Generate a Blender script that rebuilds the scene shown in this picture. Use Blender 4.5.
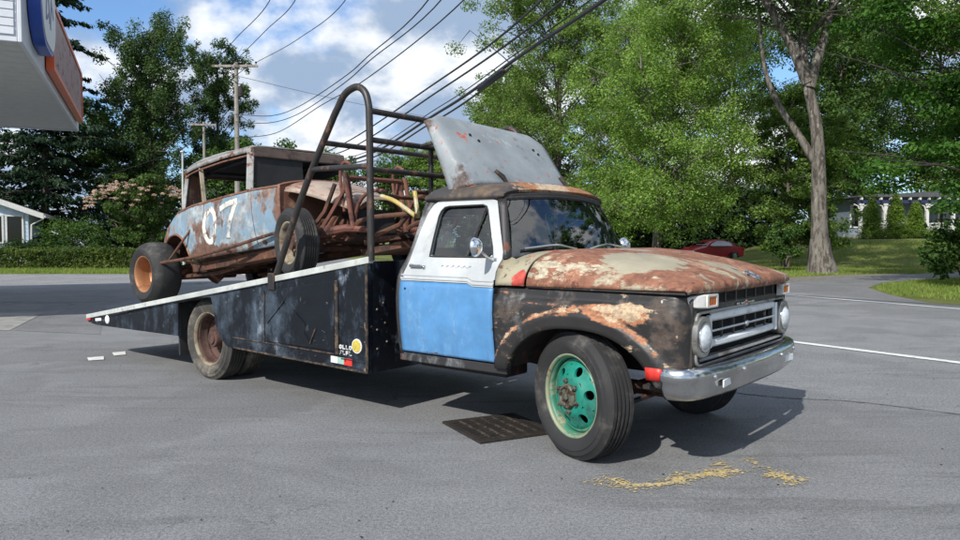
import bpy, math, random
import numpy as np
from mathutils import Vector, Matrix
R = math.radians
for o in list(bpy.data.objects):
    bpy.data.objects.remove(o)
scene = bpy.context.scene
COL = scene.collection

# ---------------------------------------------------------------- camera, sky, sun, exposure
CAM_H = 1.485
cd = bpy.data.cameras.new('camera')
cd.sensor_width = 36; cd.lens = 27.66; cd.clip_end = 2000; cd.clip_start = 0.05
cam = bpy.data.objects.new('camera', cd); COL.objects.link(cam)
cam.location = (0, 0, CAM_H); cam.rotation_euler = (R(90 - 2.409), 0, 0)
scene.camera = cam
SUN = Vector((-0.62, -1.10, 1.02)).normalized()
scene.view_settings.view_transform = 'Standard'
scene.view_settings.look = 'None'
scene.view_settings.exposure = 0.38
scene.view_settings.gamma = 1.0
world = bpy.data.worlds.new('World'); scene.world = world
world.use_nodes = True
wt = world.node_tree; wt.nodes.clear()
def wn(t, **k):
    n = wt.nodes.new(t)
    for a, b in k.items(): setattr(n, a, b)
    return n
sky = wn('ShaderNodeTexSky', sky_type='NISHITA', sun_disc=False)
sky.sun_elevation = math.asin(SUN.z); sky.sun_rotation = math.atan2(SUN.x, SUN.y) % (2 * math.pi)
sky.altitude = 100; sky.air_density = 1.0; sky.dust_density = 1.0; sky.ozone_density = 1.5
wtc = wn('ShaderNodeTexCoord')
sep = wn('ShaderNodeSeparateXYZ'); wt.links.new(wtc.outputs['Generated'], sep.inputs[0])
def wm(op, a, b=None, c=None, clamp=False):
    n = wn('ShaderNodeMath', operation=op, use_clamp=clamp)
    for i, x in enumerate((a, b, c)):
        if x is None: continue
        if hasattr(x, 'is_linked'): wt.links.new(x, n.inputs[i])
        else: n.inputs[i].default_value = x
    return n.outputs[0]
zz = wm('ADD', wm('MAXIMUM', sep.outputs[2], 0.0), 0.55)
cmb = wn('ShaderNodeCombineXYZ')
wt.links.new(wm('DIVIDE', sep.outputs[0], zz), cmb.inputs[0])
wt.links.new(wm('DIVIDE', sep.outputs[1], zz), cmb.inputs[1])
cmb.inputs[2].default_value = 3.7
def wnoise(scale, detail, rough, off, dist=0.0):
    mp = wn('ShaderNodeMapping'); wt.links.new(cmb.outputs[0], mp.inputs[0]); mp.inputs['Location'].default_value = off
    n = wn('ShaderNodeTexNoise'); n.inputs['Scale'].default_value = scale; n.inputs['Detail'].default_value = detail
    n.inputs['Roughness'].default_value = rough; n.inputs['Distortion'].default_value = dist
    wt.links.new(mp.outputs[0], n.inputs['Vector']); return n.outputs[0]
def wramp(x, lo, hi):
    n = wn('ShaderNodeMapRange', interpolation_type='SMOOTHSTEP'); wt.links.new(x, n.inputs[0])
    n.inputs[1].default_value = lo; n.inputs[2].default_value = hi; return n.outputs[0]
def wmix(f, a, b):
    n = wn('ShaderNodeMix', data_type='RGBA'); wt.links.new(f, n.inputs[0])
    for x, i in ((a, 6), (b, 7)):
        if hasattr(x, 'is_linked'): wt.links.new(x, n.inputs[i])
        else: n.inputs[i].default_value = (*x, 1)
    return n.outputs[2]
cover = wramp(wnoise(3.0, 9, 0.55, (3.1, 1.9, 0)), 0.41, 0.52)
lumps = wramp(wnoise(4.4, 10, 0.55, (5.1, 1.9, 0), 0.15), 0.42, 0.58)
cloud = wmix(lumps, (2.1, 2.8, 3.9), (5.9, 6.1, 6.35))
tint = wn('ShaderNodeMix', data_type='RGBA', blend_type='MULTIPLY'); tint.inputs[0].default_value = 1.0
wt.links.new(sky.outputs[0], tint.inputs[6]); tint.inputs[7].default_value = (.66, .84, 1.04, 1)
skyc = wmix(cover, tint.outputs[2], cloud)
bg = wn('ShaderNodeBackground'); bg.inputs['Strength'].default_value = 0.135
wt.links.new(skyc, bg.inputs['Color'])
wo = wn('ShaderNodeOutputWorld'); wt.links.new(bg.outputs[0], wo.inputs[0])
sl = bpy.data.lights.new('sun', 'SUN'); sl.energy = 4.1; sl.angle = R(0.53); sl.color = (1.0, 0.955, 0.88)
sun = bpy.data.objects.new('sun', sl); COL.objects.link(sun)
sun.rotation_euler = SUN.to_track_quat('Z', 'Y').to_euler()

# ---------------------------------------------------------------- helpers
rng = np.random.default_rng(7)
class MB:
    """collects shapes and links them as one mesh object"""
    def __init__(s, xf=None): s.v = []; s.f = []; s.xf = xf
    def add(s, vs, fs):
        b = len(s.v)
        s.v += [tuple(s.xf @ Vector(p)) if s.xf else tuple(p) for p in vs]
        s.f += [tuple(b + i for i in f) for f in fs]; return s
    def box(s, c, d, rot=None):
        vs = []
        for x in (-.5, .5):
            for y in (-.5, .5):
                for z in (-.5, .5):
                    p = Vector((x * d[0], y * d[1], z * d[2]))
                    if rot: p = rot @ p
                    vs.append(p + Vector(c))
        return s.add(vs, [(0, 1, 3, 2), (4, 6, 7, 5), (0, 4, 5, 1), (2, 3, 7, 6), (0, 2, 6, 4), (1, 5, 7, 3)])
    def bb(s, x0, x1, y0, y1, z0, z1): return s.box(((x0 + x1) / 2, (y0 + y1) / 2, (z0 + z1) / 2), (x1 - x0, y1 - y0, z1 - z0))
    def tube(s, pts, r, n=8, closed=False):
        P = [Vector(p) for p in pts]; k = len(P)
        rs = r if isinstance(r, (list, tuple)) else [r] * k
        T = []
        for i in range(k):
            if closed: t = P[(i + 1) % k] - P[i - 1]
            else: t = P[min(i + 1, k - 1)] - P[max(i - 1, 0)]
            T.append(t.normalized())
        up = Vector((0, 0, 1)) if abs(T[0].z) < .9 else Vector((1, 0, 0))
        N = (up - T[0] * up.dot(T[0])).normalized(); vs = []
        for i in range(k):
            N = (N - T[i] * N.dot(T[i])).normalized(); B = T[i].cross(N)
            for j in range(n):
                a = 2 * math.pi * j / n
                vs.append(P[i] + (N * math.cos(a) + B * math.sin(a)) * rs[i])
        fs = []
        for i in range(k if closed else k - 1):
            i2 = (i + 1) % k
            for j in range(n):
                j2 = (j + 1) % n
                fs.append((i * n + j, i * n + j2, i2 * n + j2, i2 * n + j))
        if not closed:
            fs.append(tuple(range(n))[::-1]); fs.append(tuple((k - 1) * n + j for j in range(n)))
        return s.add(vs, fs)
    def lathe(s, prof, o=(0, 0, 0), axis=(0, 1, 0), n=32, skip=None):
        A = Vector(axis).normalized(); U = A.orthogonal().normalized()
        if abs(A.y) > .99: U = Vector((1, 0, 0))
        W = A.cross(U); O = Vector(o); vs = []
        for r, a in prof:
            for j in range(n):
                t = 2 * math.pi * j / n
                vs.append(O + A * a + (U * math.cos(t) + W * math.sin(t)) * r)
        fs = []
        for i in range(len(prof) - 1):
            for j in range(n):
                if skip and skip((prof[i][0] + prof[i + 1][0]) / 2, 2 * math.pi * (j + .5) / n): continue
                j2 = (j + 1) % n
                fs.append((i * n + j, i * n + j2, (i + 1) * n + j2, (i + 1) * n + j))
        return s.add(vs, fs)
    def grid(s, rows, skip=None, close=False):
        n = len(rows[0]); fs = []
        for i in range(len(rows) - 1):
            for j in range(n if close else n - 1):
                if skip and skip(i, j): continue
                j2 = (j + 1) % n
                fs.append((i * n + j, i * n + j2, (i + 1) * n + j2, (i + 1) * n + j))
        return s.add([p for r in rows for p in r], fs)
    def prism(s, poly, f, d0, d1):
        k = len(poly)
        return s.add([f(a, b, d0) for a, b in poly] + [f(a, b, d1) for a, b in poly],
                     [tuple(range(k))[::-1], tuple(range(k, 2 * k))] + [(i, (i + 1) % k, k + (i + 1) % k, k + i) for i in range(k)])
    def ring(s, outer, inner, f, d0, d1):
        k = len(outer); vs = []
        for d in (d0, d1):
            vs += [f(a, b, d) for a, b in outer] + [f(a, b, d) for a, b in inner]
        fs = []
        for i in range(k):
            j = (i + 1) % k
            fs += [(i, j, k + j, k + i), (2 * k + i, 3 * k + i, 3 * k + j, 2 * k + j),
                   (i, 2 * k + i, 2 * k + j, j), (k + i, k + j, 3 * k + j, 3 * k + i)]
        return s.add(vs, fs)
    def build(s, name, m, parent=None, smooth=35, bevel=0, solid=0, subd=0, offset=-1, seg=2):
        me = bpy.data.meshes.new(name); me.from_pydata(s.v, [], s.f); me.update()
        if smooth:
            me.polygons.foreach_set('use_smooth', [True] * len(me.polygons))
            if not subd and not solid: me.set_sharp_from_angle(angle=R(smooth))
        me.materials.append(m)
        o = bpy.data.objects.new(name, me); COL.objects.link(o)
        if parent: o.parent = parent
        if subd:
            md = o.modifiers.new('s', 'SUBSURF'); md.levels = md.render_levels = subd
        if solid:
            md = o.modifiers.new('t', 'SOLIDIFY'); md.thickness = solid; md.offset = offset
        if bevel:
            md = o.modifiers.new('b', 'BEVEL'); md.width = bevel; md.segments = seg; md.limit_method = 'ANGLE'; md.angle_limit = R(40)
        return o
def tag(o, label=None, cat=None, group=None, kind=None):
    if label: o['label'] = label
    if cat: o['category'] = cat
    if group: o['group'] = group
    if kind: o['kind'] = kind
    return o
def empty(name, loc, rz, label, cat, group=None, ry=0):
    o = bpy.data.objects.new(name, None); COL.objects.link(o); o.location = loc
    o.rotation_euler = (0, ry, rz); o.empty_display_size = .1
    return tag(o, label, cat, group)
def copy_tree(o, parent=None):
    c = o.copy(); COL.objects.link(c)
    if parent: c.parent = parent
    for ch in [x for x in bpy.data.objects if x.parent == o]:
        copy_tree(ch, c)
    return c
def lerp(a, b, t): return a + (b - a) * t
def pl(x, pts):
    """piecewise linear"""
    if x <= pts[0][0]: return pts[0][1]
    for (a, p), (b, q) in zip(pts, pts[1:]):
        if x <= b: return p + (q - p) * (x - a) / (b - a)
    return pts[-1][1]
def smooth_path(pts, n):
    """Catmull-Rom through the points"""
    P = [Vector(p) for p in pts]; P = [P[0] * 2 - P[1]] + P + [P[-1] * 2 - P[-2]]; out = []
    for i in range(1, len(P) - 2):
        a, b, c, d = P[i - 1:i + 3]
        for k in range(n):
            t = k / n
            out.append(.5 * ((2 * b) + (c - a) * t + (2 * a - 5 * b + 4 * c - d) * t * t + (3 * b - a - 3 * c + d) * t ** 3))
    return out + [P[-2]]
def S(t):
    t = min(1, max(0, t)); return t * t * (3 - 2 * t)

# ---------------------------------------------------------------- materials
class NM:
    def __init__(s, name, rough=.6, metal=0.0, spec=.5):
        s.m = bpy.data.materials.new(name); s.m.use_nodes = True; s.t = s.m.node_tree
        s.b = s.t.nodes['Principled BSDF']; s.out = s.t.nodes['Material Output']
        s.b.inputs['Roughness'].default_value = rough; s.b.inputs['Metallic'].default_value = metal
        s.b.inputs['Specular IOR Level'].default_value = spec
        s.tc = None
    def n(s, t, **k):
        x = s.t.nodes.new(t)
        for a, b in k.items(): setattr(x, a, b)
        return x
    def L(s, a, b): s.t.links.new(a, b)
    def put(s, sock, x):
        if hasattr(x, 'is_linked'): s.L(x, sock)
        elif isinstance(x, (tuple, list)) and len(x) == 3 and sock.type == 'RGBA': sock.default_value = (*x, 1)
        else: sock.default_value = x
    def co(s):
        if not s.tc: s.tc = s.n('ShaderNodeTexCoord')
        return s.tc.outputs['Object']
    def map(s, loc=(0, 0, 0), sc=(1, 1, 1), rot=(0, 0, 0)):
        m = s.n('ShaderNodeMapping'); s.L(s.co(), m.inputs[0])
        m.inputs['Location'].default_value = loc; m.inputs['Scale'].default_value = sc; m.inputs['Rotation'].default_value = rot
        return m.outputs[0]
    def noise(s, scale, detail=5, rough=.55, loc=(0, 0, 0), sc=(1, 1, 1), dist=0, rot=(0, 0, 0)):
        x = s.n('ShaderNodeTexNoise'); s.L(s.map(loc, sc, rot), x.inputs['Vector'])
        x.inputs['Scale'].default_value = scale; x.inputs['Detail'].default_value = detail
        x.inputs['Roughness'].default_value = rough; x.inputs['Distortion'].default_value = dist
        return x.outputs[0]
    def step(s, x, lo, hi):
        r = s.n('ShaderNodeMapRange', interpolation_type='SMOOTHSTEP'); s.put(r.inputs[0], x)
        r.inputs[1].default_value = lo; r.inputs[2].default_value = hi; return r.outputs[0]
    def math(s, op, a, b=0.0, clamp=False):
        x = s.n('ShaderNodeMath', operation=op, use_clamp=clamp); s.put(x.inputs[0], a); s.put(x.inputs[1], b); return x.outputs[0]
    def mix(s, f, a, b, mode='MIX'):
        x = s.n('ShaderNodeMix', data_type='RGBA', blend_type=mode)
        s.put(x.inputs[0], f); s.put(x.inputs[6], a); s.put(x.inputs[7], b); return x.outputs[2]
    def spot(s, c, rad):
        """1 at the centre c, 0 at the ellipsoid of radii rad and beyond: wear with a place of its own"""
        m = s.map(tuple(-a / b for a, b in zip(c, rad)), tuple(1 / b for b in rad))
        l = s.n('ShaderNodeVectorMath', operation='LENGTH'); s.L(m, l.inputs[0])
        return s.math('SUBTRACT', 1.0, l.outputs['Value'])
    def color(s, c): s.put(s.b.inputs['Base Color'], c); return s
    def rough(s, r): s.put(s.b.inputs['Roughness'], r); return s
    def bump(s, h, strength=.3, dist=.01):
        x = s.n('ShaderNodeBump'); x.inputs['Strength'].default_value = strength; x.inputs['Distance'].default_value = dist
        s.put(x.inputs['Height'], h); s.L(x.outputs[0], s.b.inputs['Normal']); return s

def plain(name, c, rough=.6, metal=0, var=.25, scale=8, bump=0, spec=.5, dirt=None, dirt_amt=(.55, .7)):
    m = NM(name, rough, metal, spec)
    f = m.noise(scale, 6, .6)
    a = tuple(x * (1 - var) for x in c); b = tuple(min(1, x * (1 + var)) for x in c)
    col = m.mix(m.step(f, .3, .7), a, b)
    if dirt:
        col = m.mix(m.step(m.noise(scale * .6, 7, .65, (3, 1, 7)), *dirt_amt), col, dirt)
    m.color(col)
    m.rough(m.math('MULTIPLY_ADD', f, .25) if False else m.math('ADD', m.math('MULTIPLY', f, .3), rough - .15))
    if bump: m.bump(m.noise(scale * 6, 6, .6), bump, .005)
    return m.m
RUST = (.155, .052, .026); RUST2 = (.30, .115, .045); DKRUST = (.05, .022, .015)
def worn(name, base, layers, rough=.5, metal=0, bump=.25, spec=.5, dent=0):
    """paint worn through in layers: each layer = (colour, noise scale, lo, hi, loc, stretch, [(centre, radii, gain)], roughness)"""
    m = NM(name, rough, metal, spec)
    f0 = m.noise(3.0, 6, .6, (9, 2, 4))
    col = m.mix(m.step(f0, .3, .7), tuple(x * .8 for x in base), tuple(min(1, x * 1.12) for x in base))
    rg = rough; hgt = m.noise(60, 4, .6)
    for (c, sc, lo, hi, loc, st, spots, ro) in layers:
        f = m.noise(sc, 10, .69, loc, st, .15)
        for (ce, ra, g, *rg_) in spots:
            sp_ = m.spot(ce, ra)
            if rg_: sp_ = m.math('SUBTRACT', 1.0, m.math('DIVIDE', m.math('ABSOLUTE', m.math('SUBTRACT', m.math('SUBTRACT', 1.0, sp_), rg_[0])), rg_[1]))
            f = m.math('ADD', f, m.math('MULTIPLY', m.math('MAXIMUM', sp_, 0.0), g))
        k = m.step(f, lo, hi)
        cv = m.mix(m.step(m.noise(sc * 5, 6, .7, loc), .3, .7), tuple(x * .6 for x in c), tuple(min(1, x * 1.35) for x in c))
        col = m.mix(k, col, cv)
        r = m.n('ShaderNodeMix', data_type='FLOAT'); m.put(r.inputs[0], k); m.put(r.inputs[2], rg); r.inputs[3].default_value = ro; rg = r.outputs[0]
        hgt = m.math('ADD', hgt, m.math('MULTIPLY', k, -.35))
    m.color(col); m.rough(rg); m.bump(hgt, bump, .004)
    if dent:
        d = m.n('ShaderNodeBump'); d.inputs['Strength'].default_value = dent; d.inputs['Distance'].default_value = .03
        m.L(m.noise(3.2, 3, .5, (4, 4, 4)), d.inputs['Height'])
        m.L(d.outputs[0], [q for q in m.t.nodes if q.type == 'BUMP' and q != d][0].inputs['Normal'])
    return m.m
def leafmat(name, c1, c2, trans=.35, rough=.6, gloss=.015):
    m = NM(name); t = m.t; t.nodes.remove(m.b)
    g = m.n('ShaderNodeNewGeometry')
    k = m.math('ADD', m.math('MULTIPLY', g.outputs['Random Per Island'], .26), m.math('MULTIPLY', m.step(m.noise(.9, 6, .7), .3, .7), .74))
    col = m.mix(m.step(k, .12, 1.0), c1, c2)
    d = m.n('ShaderNodeBsdfDiffuse'); m.L(col, d.inputs[0])
    tr = m.n('ShaderNodeBsdfTranslucent')
    m.L(m.mix(.5, col, tuple(min(1, x * y) for x, y in zip(c2, (1.5, 1.5, .7)))), tr.inputs[0])
    a = m.n('ShaderNodeMixShader'); a.inputs[0].default_value = trans; m.L(d.outputs[0], a.inputs[1]); m.L(tr.outputs[0], a.inputs[2])
    gl = m.n('ShaderNodeBsdfGlossy'); gl.inputs['Roughness'].default_value = rough; gl.inputs[0].default_value = (.8, .9, .8, 1)
    b = m.n('ShaderNodeMixShader'); b.inputs[0].default_value = gloss; m.L(a.outputs[0], b.inputs[1]); m.L(gl.outputs[0], b.inputs[2])
    m.L(b.outputs[0], m.out.inputs[0]); return m.m
def glassmat(name, tint, base=.10, gain=.8):
    m = NM(name); m.t.nodes.remove(m.b)
    tr = m.n('ShaderNodeBsdfTransparent'); tr.inputs[0].default_value = (*tint, 1)
    gl = m.n('ShaderNodeBsdfGlossy'); gl.inputs['Roughness'].default_value = .02
    lw = m.n('ShaderNodeFresnel'); lw.inputs[0].default_value = 1.5
    f = m.math('ADD', m.math('MULTIPLY', lw.outputs[0], gain), base, True)
    a = m.n('ShaderNodeMixShader'); m.L(f, a.inputs[0]); m.L(tr.outputs[0], a.inputs[1]); m.L(gl.outputs[0], a.inputs[2])
    m.L(a.outputs[0], m.out.inputs[0]); return m.m

def asphalt(name, lo, hi, crack=True, coarse=105, streak=25):
    m = NM(name, .85, 0, .35)
    big = m.noise(.22, 7, .6); mid = m.noise(1.6, 8, .68, (4, 1, 0), (1, 1, 1), .3)
    k = m.math('ADD', m.math('MULTIPLY', big, .5), m.math('MULTIPLY', mid, .5))
    col = m.mix(m.step(k, .36, .64), lo, hi)
    # tyre-polished and weathered streaks
    st = m.step(m.noise(1.3, 9, .72, (7, 3, 0), (.28, 2.2, 1), .5, (0, 0, R(streak))), .52, .66)
    col = m.mix(m.math('MULTIPLY', st, .68), col, tuple(x * .50 for x in lo))
    lt = m.step(m.noise(2.4, 9, .75, (1, 9, 0), (.4, 2.2, 1), .3, (0, 0, R(streak - 8))), .56, .70)
    col = m.mix(m.math('MULTIPLY', lt, .5), col, tuple(min(1, x * 1.45) for x in hi))
    pt = m.step(m.noise(.55, 6, .6, (3, 8, 0), (1, 1, 1), .6), .50, .56)
    col = m.mix(m.math('MULTIPLY', pt, .36), col, tuple(x * .55 for x in lo))
    oil = m.step(m.noise(2.6, 6, .6, (11, 2, 0)), .66, .74)
    col = m.mix(m.math('MULTIPLY', oil, .62), col, (.03, .03, .032))
    # aggregate: pale and dark stones of several sizes
    g1 = m.noise(coarse, 2, .9); g2 = m.noise(coarse * .42, 3, .9, (3, 1, 0)); g3 = m.noise(coarse * 2.3, 2, .9, (6, 1, 0))
    gg = m.math('ADD', m.math('ADD', m.math('MULTIPLY', g1, .40), m.math('MULTIPLY', g2, .35)), m.math('MULTIPLY', g3, .25))
    col = m.mix(m.step(gg, .40, .60), m.mix(.46, col, (.015, .015, .016)), m.mix(.20, col, (.72, .72, .70)))
    h = m.math('ADD', m.math('MULTIPLY', gg, 1.6), m.math('MULTIPLY', mid, .5))
    if crack:
        v = m.n('ShaderNodeTexVoronoi', feature='DISTANCE_TO_EDGE'); v.inputs['Scale'].default_value = .36
        nz = m.n('ShaderNodeTexNoise'); nz.inputs['Scale'].default_value = 1.6; nz.inputs['Detail'].default_value = 6; m.L(m.co(), nz.inputs['Vector'])
        ad = m.n('ShaderNodeVectorMath', operation='MULTIPLY_ADD'); m.L(nz.outputs['Color'], ad.inputs[0]); ad.inputs[1].default_value = (1.3, 1.3, 0); m.L(m.co(), ad.inputs[2])
        m.L(ad.outputs[0], v.inputs['Vector'])
        c = m.math('SUBTRACT', 1.0, m.step(v.outputs['Distance'], .0, .0055))
        c = m.math('MULTIPLY', c, m.step(m.noise(.9, 3, .5, (5, 5, 0)), .48, .66))
        col = m.mix(m.math('MULTIPLY', c, .42), col, (.03, .03, .03)); h = m.math('SUBTRACT', h, m.math('MULTIPLY', c, .8))
    m.color(col); m.bump(h, .6, .012); return m.m

M = {}
M['asphalt'] = asphalt('lot_asphalt', (.150, .154, .164), (.215, .220, .232))
M['road'] = asphalt('road_asphalt', (.165, .169, .178), (.235, .239, .25), True, 80, -58)
M['side_road'] = asphalt('pale_asphalt', (.21, .21, .22), (.27, .27, .28), False)
M['patch'] = asphalt('dark_asphalt', (.125, .128, .136), (.18, .184, .194), False)
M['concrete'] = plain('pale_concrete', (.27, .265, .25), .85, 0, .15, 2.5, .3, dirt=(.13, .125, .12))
M['white_line'] = plain('road_paint_white', (.66, .66, .64), .7, 0, .12, 14, .2, dirt=(.2, .2, .2), dirt_amt=(.58, .72))
M['yellow_line'] = plain('road_paint_yellow', (.47, .36, .15), .85, 0, .3, 25, .2, dirt=(.27, .245, .20), dirt_amt=(.44, .62))
def lawn():
    m = NM('lawn_grass', .9, 0, .2)
    a = m.noise(.35, 7, .65); b = m.noise(9, 6, .7, (2, 2, 2)); c = m.noise(60, 4, .8)
    col = m.mix(m.step(a, .35, .65), (.13, .17, .036), (.25, .25, .085))
    col = m.mix(m.math('MULTIPLY', m.step(b, .5, .7), .5), col, (.20, .19, .08))
    col = m.mix(m.step(c, .3, .7), m.mix(.45, col, (.02, .035, .008)), col)
    m.color(col); m.bump(m.math('ADD', c, b), .8, .05); return m.m
M['lawn'] = lawn()
M['blades'] = leafmat('grass_blades', (.12, .19, .03), (.27, .33, .08), .35)
M['soil'] = plain('roadside_gravel', (.16, .145, .12), .95, 0, .4, 6, .5)
M['bark'] = worn('bark_grey', (.165, .15, .13), [((.06, .05, .042), 7, .46, .56, (1, 2, 3), (1, 1, .22), [], .9), ((.29, .27, .23), 3, .58, .66, (6, 2, 3), (1, 1, .4), [], .9)], .9, 0, .9)
M['bark2'] = worn('bark_brown', (.11, .09, .07), [((.045, .036, .028), 6, .46, .56, (1, 2, 3), (1, 1, .2), [], .9)], .9, 0, .8)
M['bark_dark'] = worn('dark_bark', (.045, .038, .03), [((.02, .017, .014), 6, .46, .56, (1, 2, 3), (1, 1, .2), [], .9)], .9, 0, .8)
M['wood'] = worn('weathered_pole_wood', (.27, .25, .22), [((.12, .10, .085), 7, .5, .62, (1, 2, 3), (1, 1, .06), [], .9)], .9, 0, .3)
M['maple'] = leafmat('maple_leaves', (.040, .092, .014), (.150, .245, .045), .40)
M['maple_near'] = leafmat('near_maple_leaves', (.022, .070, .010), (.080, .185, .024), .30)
M['maple_dark'] = leafmat('dark_maple_leaves', (.030, .072, .016), (.100, .175, .038), .36)
M['maple_blue'] = leafmat('blue_green_leaves', (.034, .072, .024), (.092, .150, .046), .33)
M['silver'] = leafmat('silver_maple_leaves', (.110, .205, .034), (.285, .420, .105), .44)
M['locust'] = leafmat('mid_green_leaves', (.070, .135, .026), (.215, .310, .080), .42)
M['needles'] = leafmat('spruce_needles', (.010, .027, .015), (.036, .064, .032), .12)
M['hedge'] = leafmat('hedge_leaves', (.035, .066, .013), (.120, .165, .034), .3)
M['hedge_dark'] = leafmat('dark_hedge_leaves', (.014, .034, .010), (.042, .075, .019), .25)
M['arbor'] = leafmat('arborvitae_leaves', (.10, .18, .022), (.21, .30, .055), .35)
M['mimosa'] = leafmat('mimosa_leaves', (.035, .075, .015), (.085, .135, .03), .3)
M['blossom'] = leafmat('pink_blossom', (.50, .33, .27), (.64, .48, .40), .3)
M['whiteflower'] = leafmat('white_blossom', (.6, .6, .58), (.75, .75, .72), .3)
M['redflower'] = leafmat('red_blossom', (.5, .03, .03), (.6, .08, .08), .3)
M['rubber'] = worn('tyre_rubber', (.026, .026, .027), [((.085, .08, .073), 4, .5, .72, (2, 2, 2), (1, 1, 1), [], .9)], .75, 0, .15, .35)
M['rubber_dusty'] = worn('dusty_tyre_rubber', (.05, .048, .045), [((.17, .155, .13), 3, .42, .66, (2, 5, 2), (1, 1, 1), [], .95)], .85, 0, .2, .3)
M['black'] = plain('black_metal', (.018, .018, .02), .5, 0, .3, 9, .1, dirt=(.06, .045, .035), dirt_amt=(.55, .75))
M['dark'] = plain('dark_interior', (.02, .02, .021), .85, 0, .3, 6)
M['underside'] = worn('rusty_underside', (.022, .018, .016), [(RUST, 3, .5, .7, (1, 1, 1), (1, 1, 1), [], .9)], .85)
M['iron'] = worn('rusty_cast_iron', (.030, .024, .020), [((.018, .016, .015), 9, .45, .6, (1, 1, 1), (1, 1, 1), [], .8), ((.07, .035, .022), 14, .60, .70, (4, 1, 1), (1, 1, 1), [], .9)], .75, .2)
M['underside_worn'] = worn('worn_iron_rib', (.085, .068, .055), [((.02, .018, .016), 16, .45, .56, (1, 1, 1), (1, 1, 1), [], .8)], .7, .2)
M['pit'] = plain('dark_pit', (.006, .006, .006), .95)
M['chrome'] = worn('worn_chrome', (.62, .63, .64), [((.22, .20, .17), 7, .64, .74, (3, 1, 1), (1, 1, 1.6), [], .55)], .12, 1.0, .12)
M['chrome_dented'] = worn('dented_chrome', (.52, .525, .52), [((.20, .19, .165), 6, .61, .72, (3, 1, 1), (1, 1, 2.5), [], .5), ((.14, .08, .05), 16, .68, .72, (3, 5, 1), (1, 1, 1), [], .8)], .19, 1.0, .08)
_n = M['chrome_dented'].node_tree; _b = _n.nodes.new('ShaderNodeBump'); _b.inputs['Strength'].default_value = .35; _b.inputs['Distance'].default_value = .03
_x = _n.nodes.new('ShaderNodeTexNoise'); _x.inputs['Scale'].default_value = 4.5; _n.links.new([q for q in _n.nodes if q.type == 'TEX_COORD'][0].outputs['Object'], _x.inputs['Vector']); _n.links.new(_x.outputs[0], _b.inputs['Height'])
_p = [q for q in _n.nodes if q.type == 'BUMP' and q != _b][0]; _n.links.new(_b.outputs[0], _p.inputs['Normal'])
M['pod'] = worn('dull_lamp_pod', (.36, .355, .33), [((.12, .10, .085), 7, .52, .66, (3, 1, 1), (1, 1, 1), [], .6)], .3, .7)
M['chrome_clean'] = plain('chrome', (.72, .73, .74), .16, 1.0, .08, 6)
M['tape_red'] = plain('red_reflective_tape', (.62, .035, .025), .4, 0, .2, 20)
M['glass'] = glassmat('window_glass', (.62, .68, .70), .13, .85)
M['glass_side'] = glassmat('door_glass', (.58, .66, .72), .09, .8)
M['lens'] = plain('frosted_lamp_lens', (.50, .54, .57), .18, 0, .18, 45, .15)
M['amber'] = plain('amber_lens', (.52, .115, .015), .25, 0, .3, 40)
M['red_lens'] = plain('red_lens', (.45, .02, .015), .3, 0, .3, 40)
M['white_plastic'] = plain('white_plastic', (.56, .56, .54), .45, 0, .1, 12, dirt=(.3, .25, .18), dirt_amt=(.62, .74))
M['lamp_bowl'] = plain('lamp_reflector', (.60, .63, .66), .3, .1, .15, 30)

# tow truck paints (object space = truck space: x forward, y left, z up, front axle at 0)
CREAM = (.50, .46, .35)
M['hood'] = worn('hood_paint', (.33, .295, .21), [
    ((.30, .30, .29), 2.6, .60, .68, (3, 5, 1), (1, 1, 1), [((-.1, -.2, 1.38), (.5, .3, .3), .18)], .5),
    ((.215, .092, .054), 3.0, .425, .48, (1.2, 4.0, 2), (.6, 1.3, 1), [((-.25, -.75, 1.3), (.45, .35, .5), .22), ((.5, .15, 1.3), (.55, .5, .5), .10), ((-.05, .4, 1.4), (.5, .5, .5), .15), ((.3, -.68, 1.28), (.34, .34, .3), -.42), ((.62, -.1, 1.26), (.26, .22, .3), -.28)], .75),
    ((.33, .165, .10), 6.5, .53, .60, (6, 1, 2), (1, 1, 1), [((.3, -.68, 1.28), (.4, .35, .3), -.3)], .8),
    ((.115, .042, .03), 8.0, .58, .63, (2, 8, 2), (1, 1, 1), [((.3, -.68, 1.28), (.4, .35, .3), -.3)], .8),
    ((.41, .355, .255), 5.6, .585, .63, (8, 3, 5), (.6, 1.2, 1), [((-.3, -.85, 1.25), (.3, .2, .2), .08)], .55)], .5, 0, .3)
M['cowl'] = worn('cowl_paint', (.33, .30, .21), [
    (RUST2, 5, .60, .68, (3, 3, 3), (1, 1, 1), [], .8),
    ((.42, .055, .04), 4, .58, .64, (1, 5, 3), (1, 1, 1), [((-.47, -.97, 1.21), (.09, .1, .09), .32)], .7),
    ((.12, .05, .03), 8, .60, .66, (3, 7, 3), (1, 1, 1), [], .8)], .5)
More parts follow.
